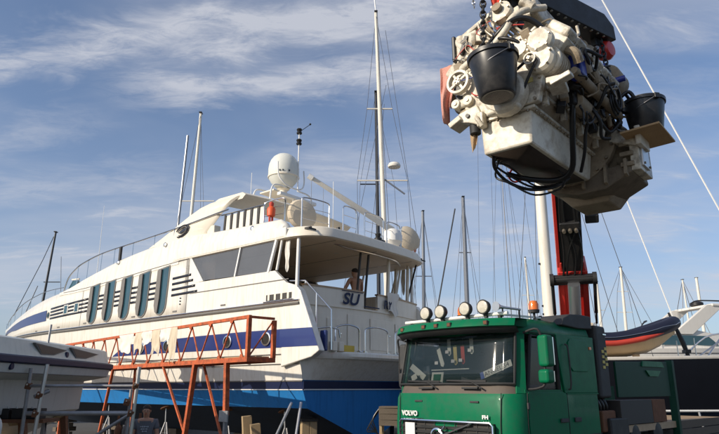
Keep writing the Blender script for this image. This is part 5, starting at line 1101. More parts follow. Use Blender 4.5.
# ------------------------------------------------------------------ grey boat on the left, in shade
B2 = thing('sports_boat', 'pale grey boat with navy rubbing strip standing at the left edge', 'boat', (-6.35, 7.0, 0), R(0))
def sec(y, k):   # half section at station y; k scales the beam
    return [(0, y, 1.15), (.62 * k, y, 1.40), (1.02 * k, y, 1.62), (1.06 * k, y, 2.12), (1.50 * k, y, 2.20), (1.55 * k, y, 2.36), (1.55 * k, y, 2.44), (1.50 * k, y, 2.46), (1.44 * k, y, 2.68), (1.30 * k, y, 2.72), (.0, y, 2.80)]
b = MB(); rg = []
for y, k in ((-5.5, .55), (-4.5, .8), (-3, .95), (-1, 1), (1, 1), (3, 1), (4.6, 1), (4.95, .99), (5.02, .97)):
    s_ = sec(y, k); rg.append(s_ + [(-x, yy, z) for x, yy, z in s_[-2:0:-1]])
b.loft(rg, True, True, True); hb2 = b.build('hull', 'grey_gelcoat', B2, smooth=30)
# after end raked in under the rail
for sg in (-1, 1):
    b = MB(); ys_ = [-4.5, -3, -1, 1, 3, 4.6, 4.98]; ks = [.8, .95, 1, 1, 1, 1, .985]
    b.loft([[(sg * (1.552 * k + .0), y, z) for y, k in zip(ys_, ks)] for z in (2.33,)] + [[(sg * (1.60 * k), y, 2.35) for y, k in zip(ys_, ks)], [(sg * (1.60 * k), y, 2.43) for y, k in zip(ys_, ks)], [(sg * (1.552 * k), y, 2.45) for y, k in zip(ys_, ks)]], closed=False); b.build('rubbing_strip', 'navy', B2, bevel=.004)
    for y0, y1 in ((2.15, 3.2), (3.32, 4.45)):
        f = MB().prism([(y0, 2.655), (y0 + .22, 2.49), (y0 + .62, 2.50), (y1, 2.60)], (sg * 1.455, 0, 0), (0, 1, 0), (0, 0, 1), (sg * .045, 0, 0)).build('side_window', 'grey_rubber', B2, bevel=.004)
        MB().prism([(y0 + .06, 2.635), (y0 + .23, 2.51), (y0 + .60, 2.515), (y1 - .12, 2.595)], (sg * 1.50, 0, 0), (0, 1, 0), (0, 0, 1), (sg * .004, 0, 0)).build('pane', 'dull_pane', f, smooth=0)
    for y, z in ((3.22, 2.53), (1.55, 2.29)): MB().lathe([(0, .03), (.045, .03), (.05, 0)], (sg * (1.47 if z > 2.4 else 1.52), y, z), (sg, 0, 0), 16).build('vent', 'navy', B2)
    MB().tube([(sg * 1.52, y, 2.205) for y in (-4, 0, 4.9)], .008, 6).build('chine_line', 'grey_rubber', B2)
MB().box((0, 5.04, 2.4), (2.9, .06, .1)).build('after_strip', 'navy', B2)
MB().tube([(1.40, 2.72, 2.68), (1.40, 2.74, 2.98)], .018, 8).build('rail_post', 'scaffold', B2)
for y in (3.2, 4.6):       # cradle frames under it
    c_ = thing('boat_cradle', 'steel cradle frame under the grey boat ' + {3.2: 'nearest to the trestle table', 4.6: 'at its far right end'}[y], 'cradle', (-6.35, 7.0 + y, 0), group='cradles under the grey boat')
    MB().box((0, 0, .08), (2.6, .16, .16)).build('sole_beam', 'rust', c_)
    MB().box((0, 0, .98), (1.0, .2, .3)).build('keel_block', 'timber', c_, bevel=.01)
    MB().box((0, 0, .49), (.3, .2, .66)).build('block_post', 'timber', c_)
    for sg in (-1, 1): MB().bar((sg * 1.15, 0, .16), (sg * .92, 0, 1.50), .10, .10).build('upright', 'rust', c_); MB().box((sg * .88, 0, 1.5), (.22, .3, .06), (0, sg * R(-30), 0)).build('pad', 'timber', c_)
# ------------------------------------------------------------------ scaffold tower in front of it
S_ = thing('scaffold_frame', 'grey tubular scaffold frame in front of the grey boat', 'scaffold', (0, 0, 0))
def sp(p, q, r_=.024, name='tube', m='scaffold'): return MB().tube([p, q], r_, 10).build(name, m, S_)
sp((-4.78, 9.0, 0), (-4.78, 9.0, 2.28), .026, 'standard'); sp((-4.62, 8.9, 0), (-4.50, 8.9, 2.33), .028, 'standard', 'aluminium')
sp((-3.32, 9.1, 0), (-3.24, 9.1, 2.30), .028, 'standard', 'aluminium'); sp((-3.42, 9.3, 0), (-3.40, 9.3, 1.98), .024, 'standard')
sp((-4.78, 9.0, 2.03), (-3.26, 9.1, 2.03), .022, 'ledger'); sp((-4.80, 9.02, 1.65), (-3.30, 9.12, 1.65), .034, 'ledger'); sp((-4.78, 9.0, 2.03), (-4.52, 8.9, 2.03), .022, 'transom')
sp((-3.28, 9.1, 1.66), (-4.0, 9.1, 1.20), .024, 'diagonal'); sp((-4.8, 9.0, .4), (-3.3, 9.1, .4), .024, 'ledger'); sp((-4.78, 9.0, .5), (-4.62, 8.9, .5), .022, 'transom')
for p in ((-4.55, 8.9, 1.90), (-4.78, 9.0, 2.03), (-3.27, 9.1, 2.03), (-3.30, 9.1, 1.65), (-4.57, 8.9, 1.65), (-3.41, 9.2, 1.8)):
    c_ = MB().box(p, (.085, .085, .085), (.3, .2, .4)).build('coupler', 'rust', S_, bevel=.012); MB().cyl((p[0], p[1] - .04, p[2]), (p[0] + .03, p[1] - .10, p[2] + .02), .012, .012, 8).build('bolt', 'bolt_steel', c_)
sp((-4.62, 8.9, 1.88), (-4.50, 9.05, 1.96), .03, 'clip')
# ------------------------------------------------------------------ props and blocks under the yacht
def stand(label, x, y, h_, lean, rz):
    t = thing('boat_stand', label, 'stand', (x, y, 0), rz, 'screw stands under the yacht')
    for k in range(3):
        a = 2 * math.pi * k / 3 + .4; MB().tube([(.34 * math.cos(a), .34 * math.sin(a), 0), (.03 * math.cos(a), .03 * math.sin(a), h_ * .72)], .022, 8).build('leg', 'scaffold', t)
    MB().tube([(0, 0, h_ * .35), (0, lean, h_)], .024, 10).build('screw', 'aluminium', t)
    MB().lathe([(.0, .03), (.16, .03), (.17, .015), (.16, 0), (.0, 0)], (0, lean, h_), (0, .35, 1), 18).build('pad', 'rust', t)
    for z in (.3, .5): MB().tube([(.34*(1-z/ .72/ 1.0*.9)*math.cos(2*math.pi*k/3+.4), .34*(1-z/.72*.9)*math.sin(2*math.pi*k/3+.4), h_*z) for k in range(3)], .012, 6, True).build('ring', 'scaffold', t)
for (s, x, h_, lb) in ((1.0, -2.15, 1.42, 'screw stand with round pad under the yacht stern quarter'), (3.1, -2.3, 1.40, 'screw stand under the yacht near the gangway legs'), (6.0, -2.3, 1.40, 'screw stand under the yacht behind the standing worker'), (9.5, -2.2, 1.45, 'screw stand under the yacht near the scaffold'), (13.5, -1.7, 1.5, 'forward screw stand under the yacht bow, partly hidden')):
    p = Y_.matrix_basis @ Vector((x, s, 0)); stand(lb, p.x, p.y, h_, .06, R(51))
for s, x, h_, lb in ((.35, -2.0, 1.20, 'pale timber prop of two posts under the yacht transom'), (2.0, -2.45, 1.30, 'tall pale leaning timber prop under the yacht quarter'), (1.6, -2.5, 1.12, 'short pale timber prop next to the tall leaning one')):
    p = Y_.matrix_basis @ Vector((x, s, 0)); t = thing('timber_prop', lb, 'prop', p, R(20), 'timber props under the yacht')
    if 'two' in lb:
        for q in (-.1, .1): MB().box((q, 0, h_/2), (.19, .2, h_)).build('post', 'timber', t, bevel=.01)
        MB().box((0, 0, h_ + .03), (.42, .26, .06)).build('cap', 'cabin_dark', t)
    else: MB().bar((0, 0, 0), (-.12 if 'tall' in lb else .02, 0, h_), .24 if 'tall' in lb else .1, .2).build('post', 'timber', t, bevel=.01)
for s in (1.5, 5, 9, 13, 17):
    p = Y_.matrix_basis @ Vector((0, s, 0)); n_ = 3 if s < 16 else 4
    t = thing('keel_blocks', 'stacked timber keel blocks under the yacht ' + {1.5: 'at its stern', 5: 'below its saloon', 9: 'below its tall windows', 13: 'below its wheelhouse', 17: 'below its bow'}[s], 'blocks', p, R(51), 'keel blocks under the yacht')
    zt = LEV['keel'][3](s); hh = zt / n_
    for k in range(n_): MB().box((0, 0, hh * (k + .5)), (.9 if k % 2 else .3, .3 if k % 2 else .9, hh - .008)).build('block', 'board_grey', t, bevel=.01)
for i, (px, py, qx, qy) in enumerate(((-2.25, 13.6, -1.55, 14.35), (-1.5, 13.7, -1.35, 14.5))):
    t = thing('steel_shore', ['long steel shore leaning against the yacht quarter', 'upright thin steel shore beside the timber props'][i], 'shore', (px, py, 0)); MB().tube([(0, 0, 0), (qx - px, qy - py, 1.68)], .032, 10).build('pole', 'aluminium', t); MB().box((0, 0, .01), (.16, .16, .02)).build('foot', 'scaffold', t)
# wooden crate with cables beside the lorry
ct = thing('cable_crate', 'brown crate on a trestle with loose cables beside the lorry cab', 'crate', (.62, 12.6, 0), R(-10))
MB().box((0, 0, 1.47), (.42, .36, .36)).build('box', 'board_grey', ct, bevel=.01)
for sx in (-.18, .18):
    for sy in (-.14, .14): MB().bar((sx, sy, 0), (sx, sy, 1.29), .05, .05).build('leg', 'timber', ct)
for k in range(5): MB().tube(smooth_path([(-.22, -.1 + .06*k, 1.6), (-.34 - .03*k, -.12, 1.4 - .05*k), (-.26, -.1, 1.15), (-.30 + .04*k, -.05, .9), (-.2, -.1, .5)], 4), .012, 6).build('cable', 'hose', ct)
for k in range(4): MB().bar((-.19, -.17, 1.3 + .11*k), (.19, -.185, 1.3 + .11*k), .03, .02).build('slat', 'board_grey', ct)
# clutter under the grey boat and the bow
tt = thing('trestle_table', 'rough trestle table under the grey boat at the left edge', 'table', (-5.2, 9.55, 0), 0); MB().box((0, 0, 1.53), (1.1, .5, .05)).build('top', 'rust', tt)
for sx in (-.45, .45): MB().bar((sx, -.2, 0), (sx, 0, 1.5), .05, .05).build('leg', 'scaffold', tt); MB().bar((sx, .2, 0), (sx, 0, 1.5), .05, .05).build('leg', 'scaffold', tt)
for k in range(4):
    t = thing('battery', ['black battery at the left end of the trestle table', 'second black battery from the left on the trestle table', 'third black battery from the left on the trestle table', 'black battery at the right end of the trestle table'][k], 'battery', (-5.55 + .23*k, 9.5, 1.556), 0, 'batteries on the trestle table'); MB().box((0, 0, .075), (.19, .22, .15)).build('case', 'rubber', t, bevel=.01)
    for q in (-.05, .05): MB().cyl((q, -.05, .15), (q, -.05, .175), .016, .016, 8).build('terminal', 'aluminium', t)
wp = thing('white_post', 'white pipe post with rounded head at the bottom left corner', 'post', (-4.98, 8.75, 0)); MB().tube(smooth_path([(0, 0, 0), (0, 0, 1.3), (0, 0, 1.5), (-.04, 0, 1.58), (-.10, 0, 1.6)], 4), .045, 12).build('pipe', 'white_paint', wp); MB().lathe([(.0, .02), (.06, .02), (.06, -.02)], (-.1, 0, 1.6), (-1, 0, 0), 14).build('cap', 'rubber', wp)
gc = thing('gas_trolley', 'rusty welding trolley with small bottles under the bow of the yacht', 'trolley', (-4.75, 12.9, 0)); MB().box((0, 0, .7), (.5, .4, .06)).build('shelf', 'rust', gc)
for sx in (-.22, .22): MB().bar((sx, .15, 0), (sx, .15, 1.5), .04, .04).build('upright', 'rust', gc); MB().bar((sx, -.15, 0), (sx, -.15, .7), .04, .04).build('leg', 'rust', gc)
for k, m in enumerate(('rust', 'grey_rubber', 'navy')): MB().lathe([(0, 0), (.07, 0), (.075, .02), (.075, .45), (.05, .52), (.025, .55), (.025, .62), (0, .62)], (-.15 + .15 * k, 0, .73), n=16).build('bottle', m, gc)
# ------------------------------------------------------------------ people
def skinned(name, verts, edges, rad, m, parent, root=0, sub=2):
    me = bpy.data.meshes.new(name); me.from_pydata([tuple(v_) for v_ in verts], edges, []); me.materials.append(MATS[m])
    o = bpy.data.objects.new(name, me); col.objects.link(o); o.parent = parent
    sk = o.modifiers.new('skin', 'SKIN'); sk.use_smooth_shade = True
    lay = me.skin_vertices[0].data
    for i, r_ in enumerate(rad):
        lay[i].radius = r_ if isinstance(r_, tuple) else (r_, r_); lay[i].use_root = (i == root)
    s_ = o.modifiers.new('sub', 'SUBSURF'); s_.levels = sub; s_.render_levels = sub
    return o
def person(label, loc, rz, arms, bend=0.0, shirt=None, trousers='jeans', k=1.0, head_turn=0.0):
    P = thing('person', label, 'person', loc, rz)        # faces local -y
    def B(z, y=0): return (0, y - bend * max(0, z - .95), z)
    V = [B(.95), B(1.10), B(1.25), B(1.38), B(1.46), B(1.53, -.02), B(1.60, -.03), B(1.66, -.01), B(1.70, .01)]
    Rr = [(.15, .11), (.135, .10), (.155, .11), (.15, .09), (.055, .055), (.068, .080), (.078, .098), (.074, .092), (.045, .06)]
    E = [(i, i + 1) for i in range(8)]
    def add(pts, rs, root_):
        pr_ = root_
        for p, r_ in zip(pts, rs): V.append(p); Rr.append(r_); E.append((pr_, len(V) - 1)); pr_ = len(V) - 1
        return pr_
    hands = []
    for sg in (-1, 1):
        el, wr = arms[0 if sg < 0 else 1]; sh = (sg * .185, B(1.38)[1], 1.40)
        el = Vector(sh) + Vector((sg * el[0], el[1], el[2])); wr_ = el + Vector((sg * wr[0], wr[1], wr[2]))
        dirn = (wr_ - el).normalized(); palm = wr_ + dirn * .07
        h_ = add([sh, tuple(el), tuple(wr_), tuple(palm)], [.062, .045, .030, (.038, .02)], 3); hands.append((wr_, palm, dirn, sg, h_))
        side = Vector((0, -1, 0)); side = (side - dirn * side.dot(dirn)).normalized()
        nrm = dirn.cross(side)
        for f, (off, ln) in enumerate(((.028, .075), (.010, .085), (-.010, .08), (-.027, .062))):
            p0 = palm + side * off + dirn * .02; add([tuple(p0), tuple(p0 + dirn * ln * .55 + nrm * .012), tuple(p0 + dirn * ln * .9 + nrm * .035)], [.010, .009, .007], h_)
        t0 = wr_ + dirn * .03 + side * .035; add([tuple(t0), tuple(t0 + dirn * .035 + side * .022), tuple(t0 + dirn * .06 + side * .026 + nrm * .01)], [.012, .010, .008], h_)
        add([(sg * .09, 0, .90), (sg * .10, -.01, .50), (sg * .10, .02, .09), (sg * .105, -.10, .04), (sg * .11, -.17, .03)], [.085, .058, .042, (.042, .035), (.038, .022)], 0)
    skinned('body', V, E, Rr, 'skin', P)
    hz = B(1.62, -.03)
    MB().sph((0, hz[1] + .025, 1.655), (.083, .098, .075), 18, 12).build('hair', 'hair', P)
    MB().sph((0, hz[1] - .098, 1.585), (.013, .02, .022), 8, 6).build('nose', 'skin', P)
    for sg in (-1, 1):
        MB().sph((sg * .03, hz[1] - .084, 1.612), (.012, .010, .009), 8, 6).build('eye', 'eye_white', P); MB().sph((sg * .079, hz[1] + .005, 1.60), (.010, .022, .03), 8, 6).build('ear', 'skin', P)
    MB().sph((0, hz[1] - .088, 1.545), (.022, .008, .006), 8, 6).build('mouth', 'pennant_red', P)
    skinned('trousers', [B(1.04), B(.93), (-.09, 0, .86), (-.10, -.01, .5), (-.10, .02, .10), (.09, 0, .86), (.10, -.01, .5), (.10, .02, .10)], [(0, 1), (1, 2), (2, 3), (3, 4), (1, 5), (5, 6), (6, 7)], [(.15, .115), (.165, .125), .10, .075, .07, .10, .075, .07], trousers, P, 1)
    for sg in (-1, 1): MB().box((sg * .106, -.07, .04), (.10, .27, .08)).build('shoe', 'rubber', P, bevel=.03)
    if shirt:
        v_ = [B(.98), B(1.12), B(1.26), B(1.40), B(1.445)]; e_ = [(0, 1), (1, 2), (2, 3), (3, 4)]; r_ = [(.165, .125), (.155, .12), (.172, .127), (.165, .108), (.075, .07)]
        for sg in (-1, 1):
            el = arms[0 if sg < 0 else 1][0]; sh = Vector((sg * .19, B(1.38)[1], 1.395)); mid = sh + Vector((sg * el[0], el[1], el[2])) * .62
            v_ += [tuple(sh), tuple(mid)]; n_ = len(v_); e_ += [(3, n_ - 2), (n_ - 2, n_ - 1)]; r_ += [.078, .072]
        s_ = skinned('shirt', v_, e_, r_, shirt, P, 2)
        for q, (x0, z0, wd) in enumerate(((-.09, 1.30, .18), (-.075, 1.255, .15), (-.05, 1.21, .10))):
            for j in range(int(wd / .032)): MB().box((x0 + .016 + j * .034, -.138 - bend * .3, z0), (.024, .008, .026 if (j + q) % 3 else .016)).build('shirt_print', 'print_pale', s_, smooth=0)
    P.scale = (k, k, k); return P
person('worker in a dark printed T-shirt standing in the shade under the yacht', (-4.3, 12.75, 0), R(12), (((.06, -.02, -.27), (.02, -.10, -.22)), ((.06, -.02, -.27), (.0, -.12, -.20))), 0, 'shirt_grey', 'jeans', .97)
pm = Y_.matrix_basis @ Vector((.22, .62, 3.54))
person('bare-backed man standing on the yacht aft deck behind the transom', pm, R(51 + 165), (((.10, -.10, -.24), (-.02, -.22, -.08)), ((.12, -.04, -.25), (.03, -.16, -.18))), .12, None, 'jeans', 1.12)
# ------------------------------------------------------------------ dark sailing boat behind the lorry, inflatable on its deck
def sailhull(t, L_, B_, z0, z1, zb, m, m2, deckm, y0=None, keel=True):
    y0 = -L_ * .5 if y0 is None else y0; b = MB(); st_ = [0, .04, .15, .3, .45, .6, .75, .87, .95, 1.0]; hb_ = [.55, .66, .85, .97, 1, .96, .78, .50, .22, .0]
    up_, lo = MB(), MB()
    for sg in (-1, 1):
        up_.loft([[(sg * B_/2 * w_, y0 + L_ * s, z1 + (.18 * s * s)) for s, w_ in zip(st_, hb_)], [(sg * B_/2 * w_ * .97, y0 + L_ * s * .985, (z1 + zb) / 2) for s, w_ in zip(st_, hb_)], [(sg * B_/2 * w_ * .86, y0 + L_ * (.03 + s * .93), zb) for s, w_ in zip(st_, hb_)]], closed=False)
        lo.loft([[(sg * B_/2 * w_ * .86, y0 + L_ * (.03 + s * .93), zb) for s, w_ in zip(st_, hb_)], [(sg * B_/2 * w_ * .5, y0 + L_ * (.06 + s * .86), (zb + z0) / 2) for s, w_ in zip(st_, hb_)], [(0, y0 + L_ * (.1 + s * .78), z0 + .1 * abs(s - .4)) for s, w_ in zip(st_, hb_)]], closed=False)
    up_.add([(-B_/2*.55, y0, z1), (B_/2*.55, y0, z1), (B_/2*.55*.86, y0 + .03*L_, zb), (-B_/2*.55*.86, y0 + .03*L_, zb)], [(0, 1, 2, 3)])
    h_ = up_.build('hull', m, t, smooth=50); lo.build('underbody', m2, t, smooth=50)
    d_ = MB().loft([[(-B_/2*w_, y0 + L_*s, z1 + .18*s*s) for s, w_ in zip(st_, hb_)], [(0, y0 + L_*s, z1 + .06 + .18*s*s) for s, w_ in zip(st_, hb_)], [(B_/2*w_, y0 + L_*s, z1 + .18*s*s) for s, w_ in zip(st_, hb_)]], closed=False).build('deck', deckm, t, smooth=50)
    if keel: MB().loft([[(x, y, z0 + .1) for x, y in ((-.1, -L_*.10), (.1, -L_*.10), (.1, L_*.12), (-.1, L_*.12))], [(x, y, 0) for x, y in ((-.07, -L_*.07), (.07, -L_*.07), (.07, L_*.07), (-.07, L_*.07))]], True, True, True).build('keel', m2, t)
    return h_
D_ = thing('sailing_boat', 'dark hulled sailing boat with white deck edge and thick white mast behind the lorry', 'sailing boat', (5.75, 18.3, 0), R(-90))
sailhull(D_, 11.6, 2.7, .7, 2.74, 1.36, 'hull_navy', 'bottom_dark', 'hull_white', -3.6)
for sg in (-1, 1):
    MB().loft([[(sg * 1.35 * w_ * o, -3.6 + 11.6 * s, 2.735 + .18*s*s + dz) for s, w_ in zip([0, .04, .15, .3, .45, .6, .75, .87, .95, 1.0], [.55, .66, .85, .97, 1, .96, .78, .5, .22, .0])] for o, dz in ((1.005, -.03), (1.02, .0), (1.02, .05), (.98, .06))], closed=False).build('toe_rail', 'hull_white', D_)
    MB().tube([(sg * (1.35 * w_ * .88 + .0), -3.6 + 11.6 * (.03 + s * .935), 1.40) for s, w_ in zip([0.02, .15, .3, .45, .6, .75, .87, .95], [.6, .85, .97, 1, .96, .78, .5, .22])], .032, 6).build('boot_line', 'white_paint', D_)
ma = MB().tube([(0, 0, 2.7), (0, .05, 8), (0, .10, 18.6)], [.19, .17, .13], 14).build('mast', 'mast_white', D_)
b = MB(); r_ = random.Random(5)
pts = [(.02 + r_.uniform(-.02, .02), .13 + r_.uniform(-.03, .03), 3.2 + .45 * i) for i in range(26)]; MB().tube(smooth_path(pts, 3), .05, 8).build('halyard_bundle', 'canvas_cream', ma)
for zz in (3.4, 4.15, 4.4, 5.7, 6.6, 6.75, 8.3): MB().box((.02, -.17 if zz < 6 else .17, zz), (.04, .07, .05)).build('mast_fitting', 'black', ma)
MB().tube([(0, 4.05, 2.85), (0, .12, 18.2)], .02, 6).build('inner_forestay', 'wire_white', D_)
fd = MB().tube([(0, 4.05, 2.85), (0, 3.93, 3.3), (0, 3.62, 4.2)], [.05, .075, .03], 10).build('furler_drum', 'black', D_); MB().box((0, 4.0, 3.05), (.26, .16, .1)).build('furler_cage', 'black', fd, bevel=.02)
MB().tube([(0, 7.35, 3.0), (0, .12, 24.0 - 1.5)], .026, 6).build('outer_forestay', 'wire_white', D_)
MB().tube([(0, 7.3, 2.9), (0, 8.1, 2.98)], .06, 10).build('bowsprit', 'teak', D_)
for x in (-1.0, 1.0):
    MB().tube([(x * 1.25, 1.0, 2.8), (x * .05, .1, 18)], .010, 6).build('shroud', 'wire', D_); MB().tube([(x * 1.25, -.8, 2.8), (x * .05, .1, 12)], .010, 6).build('shroud', 'wire', D_)
    MB().tube(smooth_path([(x * .7, 4.2, 2.85), (x * .5, 4.9, 3.5), (x * .2, 5.6, 3.62)], 4), .025, 8).build('pulpit_rail', 'stainless', D_)
MB().tube([(.95, 3.7, 2.78), (.6, 5.2, 3.62)], .028, 8).build('spinnaker_pole', 'aluminium', D_)
for x in (-.5, .5): MB().tube([(x, 4.0, 2.8), (x, 4.0, 3.4)], .016).build('stanchion', 'stainless', D_)
for s in (-2.0, .5, 3.5):
    MB().tube([(1.5, s, 0), (1.12, s, 1.36)], .03).build('shore', 'scaffold', D_); MB().tube([(-1.5, s, 0), (-1.12, s, 1.36)], .03).build('shore', 'scaffold', D_)
I_ = thing('inflatable_dinghy', 'inflatable dinghy with navy tube, red band and cream hull', 'dinghy', (7.1, 17.75, 2.80), R(-90))
def rp(y, sg): 
    w_ = .62 if y < .9 else .62 * math.sqrt(max(0, 1 - ((y - .9) / 1.15) ** 2)); return sg * w_
ys_ = [-1.5, -1, -.5, 0, .4, .7, .9, 1.2, 1.45, 1.65, 1.8, 1.92, 2.0]
zt = lambda y: .52 + .10 * max(0, y) + .075 * max(0, y) ** 2
path = [(rp(y, 1), y, zt(y)) for y in ys_] + [(rp(y, -1), y, zt(y)) for y in ys_[::-1]]
MB().tube(smooth_path(path, 3), .19, 14).build('tube', 'rib_navy', I_, smooth=60)
for sg in (-1, 1): MB().tube(smooth_path([(sg * (abs(rp(y, 1)) + .135), y, zt(y) - .12) for y in ys_ if y < 1.5], 3), [.085 * min(1, (1.62 - p.y) / .8) for p in smooth_path([(0, y, 0) for y in ys_ if y < 1.5], 3)], 10).build('red_band', 'rib_red', I_, smooth=60)
MB().tube(smooth_path([(x * 1.33, y + (.16 if y > 1.5 else 0), z + .03) for x, y, z in path], 3), .012, 6).build('grab_line', 'stainless', I_)
b = MB(); rg = []
for y, w_, zk in ((-1.5, .66, .05), (-.8, .7, .04), (0, .7, .05), (.7, .66, .08), (1.2, .52, .18), (1.6, .34, .36), (1.92, .12, .60), (2.1, .01, .74)): rg.append([(-w_, y, zt(y) - .12), (-w_ * .75, y, zk + (.12 if y < 1.8 else .05)), (0, y, zk), (w_ * .75, y, zk + (.12 if y < 1.8 else .05)), (w_, y, zt(y) - .12)])
b.loft(rg, False); b.build('hull', 'rib_cream', I_, smooth=60)
MB().box((0, -.9, .75), (.9, .5, .5)).build('console', 'rib_cream', I_, bevel=.06); MB().box((0, -1.5, .5), (1.2, .08, .6)).build('transom', 'rib_cream', I_)
for x in (-.4, .4):
    for y in (-.6, .7): MB().box((x, y, .03), (.12, .16, .16)).build('chock', 'timber', I_)
MB().tube([(.9, -.55, .0), (.9, -.55, .95)], .03, 8).build('lashing_post', 'aluminium', I_)
MB().box((-.1, -.4, .95), (.35, .3, .18)).build('bow_cushion', 'canvas_cream', I_, bevel=.05)
# ------------------------------------------------------------------ white motor cruiser at the right
C_ = thing('motor_cruiser', 'white motor cruiser with swept arch behind the inflatable dinghy', 'boat', (15.6, 27.5, 0), R(-78))
sailhull(C_, 9.5, 3.2, .7, 3.55, 1.7, 'hull_white', 'bottom_dark', 'hull_white', -6.5, True)
for z in (3.35, 3.0): MB().tube([(1.6 * w_ * .99, -6.5 + 9.5 * s, z + .1*s) for s, w_ in zip([0.02, .15, .3, .45, .6, .75, .87, .95], [.6, .85, .97, 1, .96, .78, .5, .22])], .025, 6).build('rubbing_line', 'grey_rubber', C_)
b = MB(); b.loft([[(x * w_, y, z) for x, z in ((-1.2, 3.5), (1.2, 3.5), (1.05, zt_), (-1.05, zt_))] for y, w_, zt_ in ((-4.5, .9, 4.3), (-1.5, 1, 4.45), (0, .95, 4.2), (1.4, .75, 3.7))], True, True, True); b.build('cabin', 'hull_white', C_, bevel=.06)
for sg in (-1, 1):
    MB().prism([(-2.6, 4.2), (-1.6, 4.2), (.2, 5.5), (-.2, 5.55), (-.7, 5.5)], (sg * 1.15, 0, 0), (0, 1, 0), (0, 0, 1), (-sg * .16, 0, 0)).build('arch_leg', 'hull_white', C_, bevel=.03)
    MB().prism([(-3.2, 3.75), (-.4, 3.75), (-.9, 4.15), (-3.0, 4.15)], (sg * 1.14, 0, 0), (0, 1, 0), (0, 0, 1), (sg * .02, 0, 0)).build('cabin_window', 'window_glass', C_)
MB().box((0, -.2, 5.5), (2.4, .5, .12)).build('arch_top', 'hull_white', C_, bevel=.04); MB().lathe([(.2, 0), (.28, .05), (.28, .18), (.15, .24), (0, .25)], (0, -.2, 5.56), n=20).build('radar', 'black', C_)
MB().tube(smooth_path([(1.2, -4.3, 3.7), (1.2, -4.1, 4.5), (.9, -3.6, 4.75), (.2, -3.2, 4.8)], 4), .03).build('rail', 'black', C_); MB().tube(smooth_path([(.9, -1.3, 5.55), (.9, -.9, 5.7), (.9, .2, 5.72)], 4), .03).build('rail', 'black', C_)
# ------------------------------------------------------------------ background sailing boats (masts above the roofs and decks)
def yacht_bg(label, x, y, top, lean=(0, 0), r_=.09, m='mast_white', spread=(), L_=9, rz=0, stays=True, extra=None, wr=.011, deck=2.5):
    t = thing('sailing_boat', label, 'sailing boat', (x, y, 0), rz, 'laid-up sailing boats behind')
    iv = Matrix.Rotation(-rz, 3, 'Z'); l_ = iv @ Vector((lean[0], lean[1], 0))
    sailhull(t, L_, 2.8, .8, deck, 1.4, 'hull_white', 'bottom_dark', 'hull_white')
    tp = Vector((l_.x, l_.y, top)); bs = Vector((0, 0, deck - .1))
    mm = MB().tube([bs, bs.lerp(tp, .5), tp], [r_, r_ * .95, r_ * .75], 10).build('mast', m, t)
    for z, w_, dx in spread:
        c = bs.lerp(tp, (z - bs.z) / (tp.z - bs.z))
        MB().bar(c + iv @ Vector((-w_, 0, -.05)), c + iv @ Vector((w_ if dx == 0 else dx, 0, -.05)), .07, .05).build('spreader', m, mm)
    if stays:
        w0 = spread[0][1] if spread else .9
        for sg in (-1, 1):
            pts = [iv @ Vector((sg * 1.3, 0, deck))] + [bs.lerp(tp, (z - bs.z) / (tp.z - bs.z)) + iv @ Vector((sg * w_, 0, -.05)) for z, w_, dx in spread] + [tp * .995]
            MB().tube(pts, wr, 5).build('shroud', 'wire', t)
        MB().tube([(0, L_ * .48, deck), tp], wr, 5).build('forestay', 'wire', t); MB().tube([(0, -L_ * .48, deck), tp], wr, 5).build('backstay', 'wire', t)
    MB().box(tp + Vector((0, 0, .03)), (.16, .3, .06)).build('masthead', 'black', mm)
    MB().box((0, -.5, deck + .25), (1.5, 3.2, .5)).build('coachroof', 'hull_white', t, bevel=.08)
    if extra: extra(t, mm, bs, tp)
    return t
def ex1(t, mm, bs, tp):
    MB().tube([(-.75, 0, 2.4), (-.45, .0, 16.0)], .07, 8).build('mizzen_mast', 'mast_grey', t)
yacht_bg('sailing boat with bright mast rising behind the yacht radar arch', -9.45, 32, 17.4, (.2, 0), .10, 'mast_white', ((12.1, .6, 1.2),), 10, 0, True, ex1)
def ex2(t, mm, bs, tp):
    MB().lathe([(.0, -.1), (.28, -.08), (.3, 0), (.24, .1), (0, .16)], bs.lerp(tp, .52) + Vector((.55, -.2, .25)), n=16).build('radar', 'hull_white', mm)
    MB().bar(bs.lerp(tp, .50) + Vector((.1, 0, 0)), bs.lerp(tp, .46) + Vector((1.0, 0, 0)), .07, .06).build('radar_bracket', 'mast_grey', mm)
    MB().tube([tp, tp + Vector((-.1, 0, 1.2))], .03, 6).build('whip_antenna', 'white_paint', mm)
    for x0, z0, x1, z1 in ((-2.6, 9, .0, 16), (-1.4, 8, -.1, 15), (2.2, 7, .0, 19)): MB().tube([(x0, 0, z0 - 6), (x1, 0, z1)], .012, 5).build('stay', 'wire', t)
yacht_bg('sailing boat with the tallest white mast and a radar dome on it', 1.28, 26, 20.0, (-.46, 0), .115, 'mast_white', ((11.2, 1.15, 0), (14.8, .6, 0)), 11, 0, True, ex2, .012)
yacht_bg('sailing boat with a black mast close behind the tallest white mast', 1.00, 30, 17.7, (-.1, 0), .105, 'mast_black', ((12.4, .9, .1),), 10, R(0), True)
yacht_bg('sailing boat with slim grey mast just left of the lorry lamps', 4.2, 40, 13.8, (.2, 0), .13, 'mast_grey', ((9.3, .55, 0),), 10, R(10), True, None, .014)
def ex4(t, mm, bs, tp):
    MB().tube([(-1.8, 0, 5.6), (-.4, 0, 12.2)], .04, 8).build('furled_sail', 'mast_black', t)
yacht_bg('sailing boat with dark mast and furled dark sail above the lorry lamps', 6.05, 34, 12.9, (.1, 0), .14, 'mast_grey', ((9.6, .35, 0),), 9, 0, True, ex4, .012)
yacht_bg('sailing boat with thin pale mast right of the crane', 23.9, 60, 12.3, (0, 0), .17, 'mast_white', ((9.5, .6, 0),), 9, R(40), False)
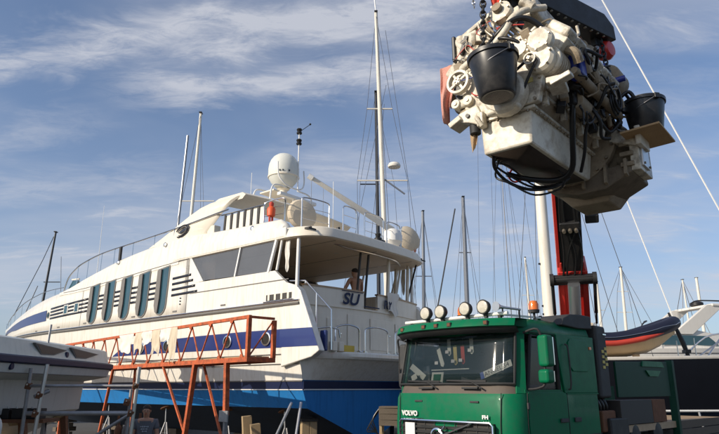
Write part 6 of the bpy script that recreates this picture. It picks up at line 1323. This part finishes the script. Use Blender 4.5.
yacht_bg('sailing boat with tall thin mast above the inflatable dinghy stern', 24.0, 55, 12.8, (.3, 0), .14, 'mast_white', ((8.7, .7, 0), (10.6, .5, 0)), 9, R(70), True, None, .02)
yacht_bg('sailing boat with a thin stayed mast above the motor cruiser bow', 32.6, 60, 12.5, (.0, 0), .10, 'mast_white', (), 9, R(15), True, None, .03)
yacht_bg('sailing boat with single white mast near the right edge', 31.1, 55, 11.8, (.1, 0), .15, 'mast_white', (), 9, R(50), False)
yacht_bg('sailing boat with thin mast seen between the lorry horn and the crane', 16.9, 60, 14.8, (.0, 0), .12, 'mast_white', ((11, .6, 0),), 9, R(-20), True, None, .02)
def ex5(t, mm, bs, tp):
    MB().tube([(-1.6, 0, 6.6), (-.2, 0, 10.4), (.3, 0, 12.0)], .022, 6).build('forestay', 'mast_black', t); MB().tube([(-.9, 0, 6.6), (-.3, 0, 8.6)], .03, 6).build('furled_sail', 'mast_grey', t)
    MB().tube([(1.3, 0, 8.2), (1.0, 0, 10.6)], .02, 5).build('shroud', 'wire', t)
yacht_bg('sailing boat with raked black mast beyond the bow of the yacht', -21.3, 40, 12.3, (.4, 0), .085, 'mast_black', ((8.9, .2, .9),), 9, 0, False, ex5)
# rigging strands of boats further off
for i, (x0, z0, x1, z1, y_) in enumerate(((9.2, 5.5, 8.2, 22, 30), (9.7, 5.5, 9.2, 22, 30), (8.4, 5.5, 7.6, 20, 30))):
    pass
def ex6(t, mm, bs, tp):
    for x0, x1 in ((-1.8, -1.2), (-.9, -.5), (.7, .2), (1.7, .9)): MB().tube([(x0, 0, 3), (x1, 0, 17.5)], .010, 5).build('halyard', 'wire', t)
yacht_bg('sailing boat with only faint rigging strands visible left of the thick white mast', 8.3, 33, 18.0, (.0, 0), .03, 'wire', (), 9, R(-10), True, ex6, .009)
def ex7(t, mm, bs, tp):
    MB().tube([(2.5, 0, 3.0), (-.2, 0, 14)], .014, 5).build('stay', 'wire', t); MB().tube([(1.3, 0, 3.0), (-.9, 0, 14)], .014, 5).build('stay', 'wire', t)
yacht_bg('sailing boat with slanting stays hanging down right of the crane', 9.6, 25, 14.0, (-.5, 0), .03, 'wire', (), 8, R(5), False, ex7)
